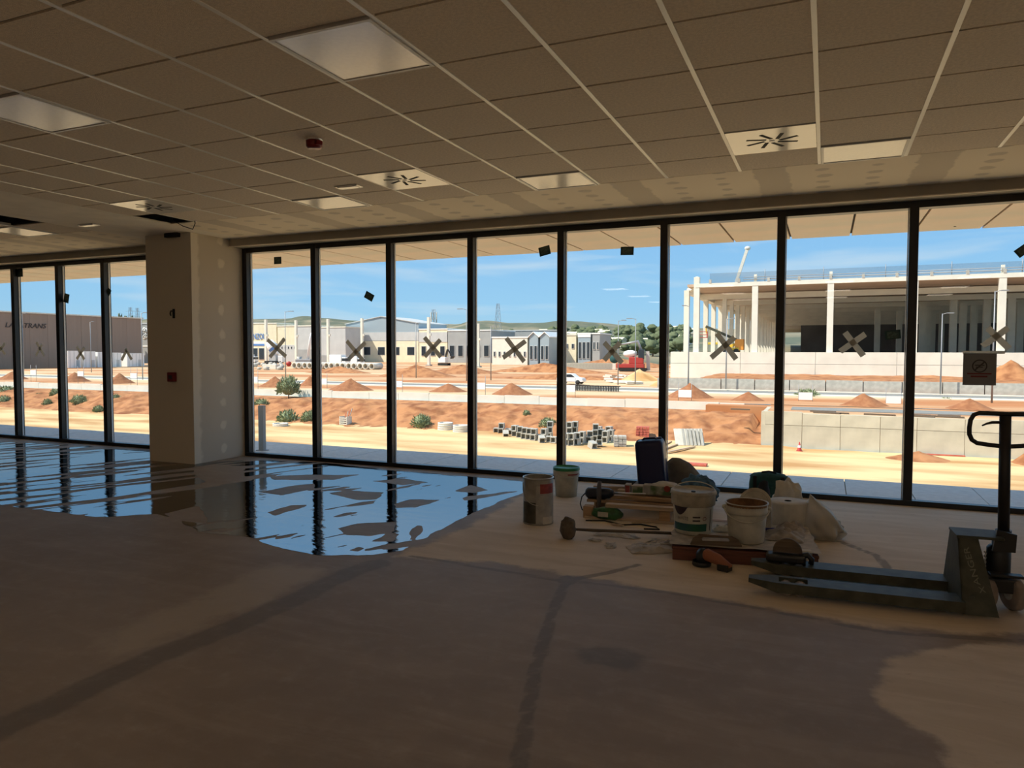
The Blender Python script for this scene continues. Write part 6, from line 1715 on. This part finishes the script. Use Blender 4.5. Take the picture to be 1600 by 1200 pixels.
for (x, y, z, l, w, m_, rz, lab) in PL:
    o = obj('batten', MB().box(-l / 2, l / 2, -w / 2, w / 2, -0.014, 0.016), MT[m_], bevel=0.003); o.location = (x, y, z); o.rotation_euler = (0, 0, rz); tag(o, lab, 'batten')
o = obj('batten', MB().box(-0.40, 0.40, -0.05, 0.05, 0, 0.02), MT['wood_pale']); o.location = (-1.60, 6.63, 0.168); o.rotation_euler = (0, -0.04, 0.05); tag(o, 'upper pale board leaning over the back of the timber frame', 'batten')
# green plastic pack under the frame
t = thing('green_pack', 'green plastic pack lying under the front plank of the timber frame', 'pack', (-1.70, 6.00, 0))
obj('body', MB().blob((0, 0, 0.05), (0.14, 0.05, 0.055), 20, 10, 0.25, 3, 1.0, 0.001), M_('pack_green', (0.03, 0.12, 0.04), 0.4, 0.4, 20), t)
obj('label', MB().box(-0.07, 0.02, -0.056, -0.048, 0.03, 0.07), MT['bucket_white'], t)
# magazines / cartons on the frame
for i, (x, y, w, h, lab, m_) in enumerate([(-1.44, 6.42, 0.085, 0.085, 'small carton with grey picture print on the timber frame', 'can_label'), (-1.53, 6.41, 0.10, 0.075, 'small printed carton left of the grey picture carton', 'bag_print'), (-1.62, 6.40, 0.05, 0.08, 'small reddish carton, leftmost of the three on the timber frame', 'label_red')]):
    t = thing('carton', lab, 'carton', (x, y, 0.166), 0.1)
    obj('body', MB().box(-w / 2, w / 2, -0.05, 0.05, 0, h), MT['paper_old'], t, bevel=0.002)
    obj('front_print', MB().box(-w / 2 + 0.006, w / 2 - 0.006, -0.052, -0.05, 0.008, h - 0.008), MT[m_], t)
# angle grinder / mixer on its side at the left end
t = thing('power_mixer', 'black electric mixing drill with grey upright handle at the left end of the timber', 'power tool', (-1.83, 6.22, 0.0), 0.1)
obj('motor_body', MB().tube([(-0.13, 0, 0.175), (-0.11, 0, 0.175), (0.0, 0, 0.175), (0.08, 0, 0.18), (0.12, 0, 0.185)], [0.03, 0.048, 0.052, 0.045, 0.025], 18), M_('tool_dark', (0.015, 0.02, 0.035), 0.4), t)
obj('upright_handle', MB().tube([(0.0, -0.03, 0.06), (0.0, -0.05, 0.11), (0.0, -0.055, 0.18), (0.0, -0.05, 0.25), (0.0, -0.03, 0.285)], [0.017, 0.02, 0.022, 0.02, 0.018], 12), M_('tool_grey', (0.12, 0.11, 0.11), 0.5), t)
obj('shaft', MB().tube([(0.12, 0, 0.185), (0.40, 0.02, 0.19)], 0.008, 8), MT['steel_bright'], t)
obj('stand', MB().box(-0.03, 0.05, -0.05, 0.05, 0.0, 0.13), MT['wood_dark'], t)
obj('cable', MB().tube([(-0.13, 0, 0.175), (-0.16, -0.03, 0.14), (-0.17, -0.05, 0.08), (-0.15, -0.06, 0.03), (-0.10, -0.08, 0.012), (-0.02, -0.12, 0.01), (0.05, -0.1, 0.01)], 0.005, 6), MT['rubber'], t)
# printed bag below the jerry can
t = thing('printed_bag', 'white and green printed plastic bag under the blue jerry can', 'bag', (-1.29, 6.46, 0.168))
obj('bag_body', MB().blob((0, 0, 0.055), (0.15, 0.10, 0.055), 26, 14, 0.22, 2.5, 6.0, 0.002), MT['paper_white'], t)
obj('printed_field', MB().grid(lambda u, v: (-0.12 + 0.22 * u, -0.100 - 0.012 * math.sin(math.pi * u), 0.01 + 0.075 * v), 10, 8), MT['bag_print'], t)
obj('red_print', MB().lathe([(0, 0), (0.028, 0)], 12, Matrix.Translation((0.03, -0.116, 0.068)) @ Matrix.Rotation(math.pi / 2, 4, 'X')), M_('bag_red', (0.34, 0.05, 0.03), 0.6), t)
# blue jerry can, tilted a little
JC = Vector((-1.475, 6.78, 0.192))
t = thing('jerry_can', 'tall dark blue plastic jerry can leaning before a mullion', 'jerry can', JC, rot=(0, math.radians(-5.5), math.radians(4)))
obj('body', MB().grid(lambda u, v: ((lambda a, s: (0.135 * s * math.copysign(abs(math.cos(a)) ** 0.35, math.cos(a)), 0.115 * s * math.copysign(abs(math.sin(a)) ** 0.35, math.sin(a)), 0.42 * v))(2 * math.pi * u, lerp_tab([(0, 0.90), (0.04, 1.0), (0.93, 0.98), (1.0, 0.86)], v))), 48, 24), MT['jerry_blue'], t)
obj('bottom', MB().prism([(-0.11, -0.09), (0.11, -0.09), (0.11, 0.09), (-0.11, 0.09)], 0.0, 0.012), MT['jerry_blue'], t)
obj('top_plate', MB().prism([(-0.11, -0.095), (0.11, -0.095), (0.11, 0.095), (-0.11, 0.095)], 0.405, 0.419), MT['jerry_blue'], t, bevel=0.01)
obj('grip', MB().tube([(-0.07, 0, 0.415), (-0.05, 0, 0.432), (0.05, 0, 0.432), (0.07, 0, 0.415)], 0.011, 8), MT['jerry_blue'], t)
obj('cap', MB().lathe([(0.026, 0.415), (0.026, 0.434), (0, 0.434)], 16, Matrix.Translation((0.08, 0.05, 0))), MT['jerry_blue'], t)
# crate that carries the can at the back
t = thing('crate_box', 'dark wooden box supporting the blue jerry can behind the printed bag', 'box', (-1.475, 6.82, 0), 0.05)
for s in (-0.16, 0.16): obj('side_board', MB().box(s - 0.01, s + 0.01, -0.13, 0.13, 0, 0.18), MT['wood_dark'], t)
for y in (-0.13, 0.13): obj('long_board', MB().box(-0.17, 0.17, y - 0.01, y + 0.01, 0, 0.17), MT['wood_dark'], t)
obj('top_board', MB().box(-0.175, 0.175, -0.14, 0.14, 0.18, 0.192), MT['wood_dark'], t)
# grey sack and blue cloth
o = obj('grey_sack', MB().grid(lambda u, v: ((lambda a, r, k: (0.20 * r * k * math.cos(a) - 0.17 * v, 0.13 * r * k * math.sin(a), 0.40 * v ** 0.9))(2 * math.pi * u, lerp_tab([(0, 0.9), (0.3, 1.0), (0.6, 0.80), (0.9, 0.5), (1, 0.2)], v), 1 + 0.12 * noise.noise(Vector((math.cos(6.283 * u) * 2, math.sin(6.283 * u) * 2, v * 3))))), 36, 18), MT['sack_grey']); o.location = (-1.16, 7.12, 0); tag(o, 'grey half-empty sack leaning right of the blue jerry can', 'sack')
o = obj('blue_cloth', MB().blob((0, 0, 0.15), (0.17, 0.12, 0.15), 30, 16, 0.38, 3.2, 9.0, 0.002), MT['cloth_blue']); o.location = (-1.06, 6.78, 0.0); tag(o, 'blue and white plastic sheeting bundled behind the printed bucket', 'cloth')
o = obj('batten', MB().box(-0.22, 0.22, -0.03, 0.03, 0, 0.05), MT['wood_pale'], bevel=0.003); o.location = (-0.76, 6.05, 0.0); o.rotation_euler = (0, 0, 0.15); tag(o, 'short pale batten on the floor between the two white buckets', 'batten')
o = obj('batten', MB().box(-0.20, 0.20, -0.03, 0.03, 0, 0.05), MT['wood']); o.location = (-0.74, 6.13, 0.0); o.rotation_euler = (0, 0, 0.1); tag(o, 'short brown batten behind the pale one between the buckets', 'batten')

# ================================================================== INSIDE: hand tools on the floor
# mallet with long stick
t = thing('long_mallet', 'brown stone-like mallet head on a long stick lying on the floor', 'mallet', (-1.80, 5.26, 0), math.radians(27))
obj('head', MB().blob((0, 0, 0.075), (0.062, 0.075, 0.085), 20, 14, 0.25, 2.2, 3.0, 0.0), MT['stone_brown'], t)
obj('stick', MB().tube([(0.04, 0, 0.07), (0.2, 0.0, 0.06), (0.45, -0.01, 0.05), (0.82, -0.01, 0.03)], [0.010, 0.012, 0.011, 0.012], 10), MT['wood_dark'], t)
# wooden float with grip hole, propped on the pallet edge
A, B = at_z(1078, 853, PZ), at_z(1158, 856, PZ)
c = (A + B) / 2; ang = math.atan2(B.y - A.y, B.x - A.x)
t = thing('plaster_float', 'brown plaster float with a slotted grip propped on the low pallet edge', 'float', (c.x, c.y + 0.015, PZ + 0.014), rot=(math.radians(-18), 0, ang))
W = (B - A).length / 2
fl_ = MB(); poly = [(-W, 0), (W, 0), (W - 0.02, 0.035), (W - 0.06, 0.058), (-W + 0.06, 0.066), (-W + 0.02, 0.04)]
hole = [(-0.09, 0.022), (0.09, 0.022), (0.095, 0.032), (0.085, 0.044), (-0.085, 0.046), (-0.095, 0.034)]
vs_ = [(x, -0.008, z) for x, z in poly + hole] + [(x, 0.008, z) for x, z in poly + hole]
fs_ = [(0, 1, 7, 6), (1, 2, 8, 7), (2, 3, 9, 8), (3, 4, 10, 9), (4, 5, 11, 10), (5, 0, 6, 11)]
fs2 = [tuple(i + 12 for i in reversed(q)) for q in fs_]
fs3 = [(i, i + 12, (i + 1) % 6 + 12, (i + 1) % 6) for i in range(6)] + [(6 + (i + 1) % 6, 18 + (i + 1) % 6, 18 + i, 6 + i) for i in range(6)]
obj('grip', fl_.add(vs_, fs_ + fs2 + fs3), MT['wood_dark'], t, fix=True)
obj('sole', MB().box(-W, W, -0.02, 0.02, -0.012, 0.0), MT['wood_dark'], t)
# cordless tool on the floor
t = thing('angle_grinder', 'orange and black angle grinder on the floor left of the pallet forks', 'power tool', (-0.67, 4.92, 0), math.radians(-22))
obj('housing', MB().tube([(-0.07, 0, 0.07), (-0.04, 0, 0.08), (0.04, 0, 0.065), (0.13, 0, 0.03)], [0.03, 0.042, 0.036, 0.022], 16), MT['tool_orange'], t)
obj('gear_head', MB().blob((-0.075, 0, 0.06), (0.045, 0.045, 0.06), 16, 10, 0.1, 2, 1.0, 0.002), MT['jack_black'], t)
obj('guard', MB().lathe([(0.0, 0.0), (0.06, 0.0), (0.063, 0.004), (0.063, 0.03), (0.058, 0.03)], 22, Matrix.Translation((-0.08, 0, 0.002))), MT['jack_black'], t)
obj('battery', MB().box(0.05, 0.13, -0.035, 0.035, 0.0, 0.045), MT['jack_black'], t, bevel=0.008)
# black case resting on the far fork
wl_ = wm @ Vector((0.20, 0.46, 0.09))
t = thing('circular_saw', 'black round-backed power saw lying on the far pallet fork', 'power tool', (wl_.x, wl_.y, 0.093), JR)
obj('body', MB().box(-0.11, 0.13, -0.045, 0.055, 0, 0.05), MT['jack_black'], t, bevel=0.015)
obj('blade_guard', MB().lathe([(0.0, -0.02), (0.085, -0.02), (0.09, -0.012), (0.09, 0.012), (0.085, 0.02), (0, 0.02)], 28, Matrix.Translation((0.02, 0.03, 0.055)) @ Matrix.Rotation(math.pi / 2, 4, 'X'), 0.0, math.pi), MT['wood_dark'], t)
obj('rear_grip', MB().tube([(0.09, 0, 0.04), (0.14, 0, 0.055), (0.165, 0, 0.03), (0.16, 0, 0.0)], 0.018, 10), MT['jack_black'], t)

# ---- more clutter round the timber pile
o = obj('orange_cable', MB().tube([(-0.30, 0.0, 0.006), (-0.15, 0.06, 0.006), (0.02, -0.03, 0.006), (0.16, 0.05, 0.006), (0.30, 0.01, 0.006), (0.34, -0.06, 0.006), (0.22, -0.09, 0.006)], 0.006, 8), MT['rubber']); o.location = (-1.55, 5.86, 0); tag(o, 'dark cable lying in front of the timber frame', 'cable')
for i, (px, py, l, rz, lab) in enumerate([(1002, 818, 0.16, 0.5, 'splinter of wood left of the printed bucket'), (965, 822, 0.12, -0.4, 'short splinter of wood near the middle of the long stick'), (1030, 852, 0.14, 0.3, 'bent paper strip by the left end of the low pallet')]):
    p = at_z(px, py, 0.0); o = obj('splinter', MB().bar((-l / 2, 0, 0.008), (l / 2, 0, 0.014), 0.018, 0.01), MT['wood_pale'] if i < 2 else MT['paper_white']); o.location = (p.x, p.y, 0); o.rotation_euler = (0, 0, rz); tag(o, lab, 'scrap')
for i, (px, py) in enumerate([(930, 845), (1000, 852), (1022, 846), (955, 853), (985, 838)]):
    p = at_z(px, py, 0.0); rag((p.x, p.y, 0.0), 0.10 + 0.02 * i, 0.07, 0.012, 20.0 + i, 'flat paper shred on the floor before the stick, %s from the left' % ['first', 'fourth', 'fifth', 'second', 'third'][i], 'paper_old', 0.6 * i)
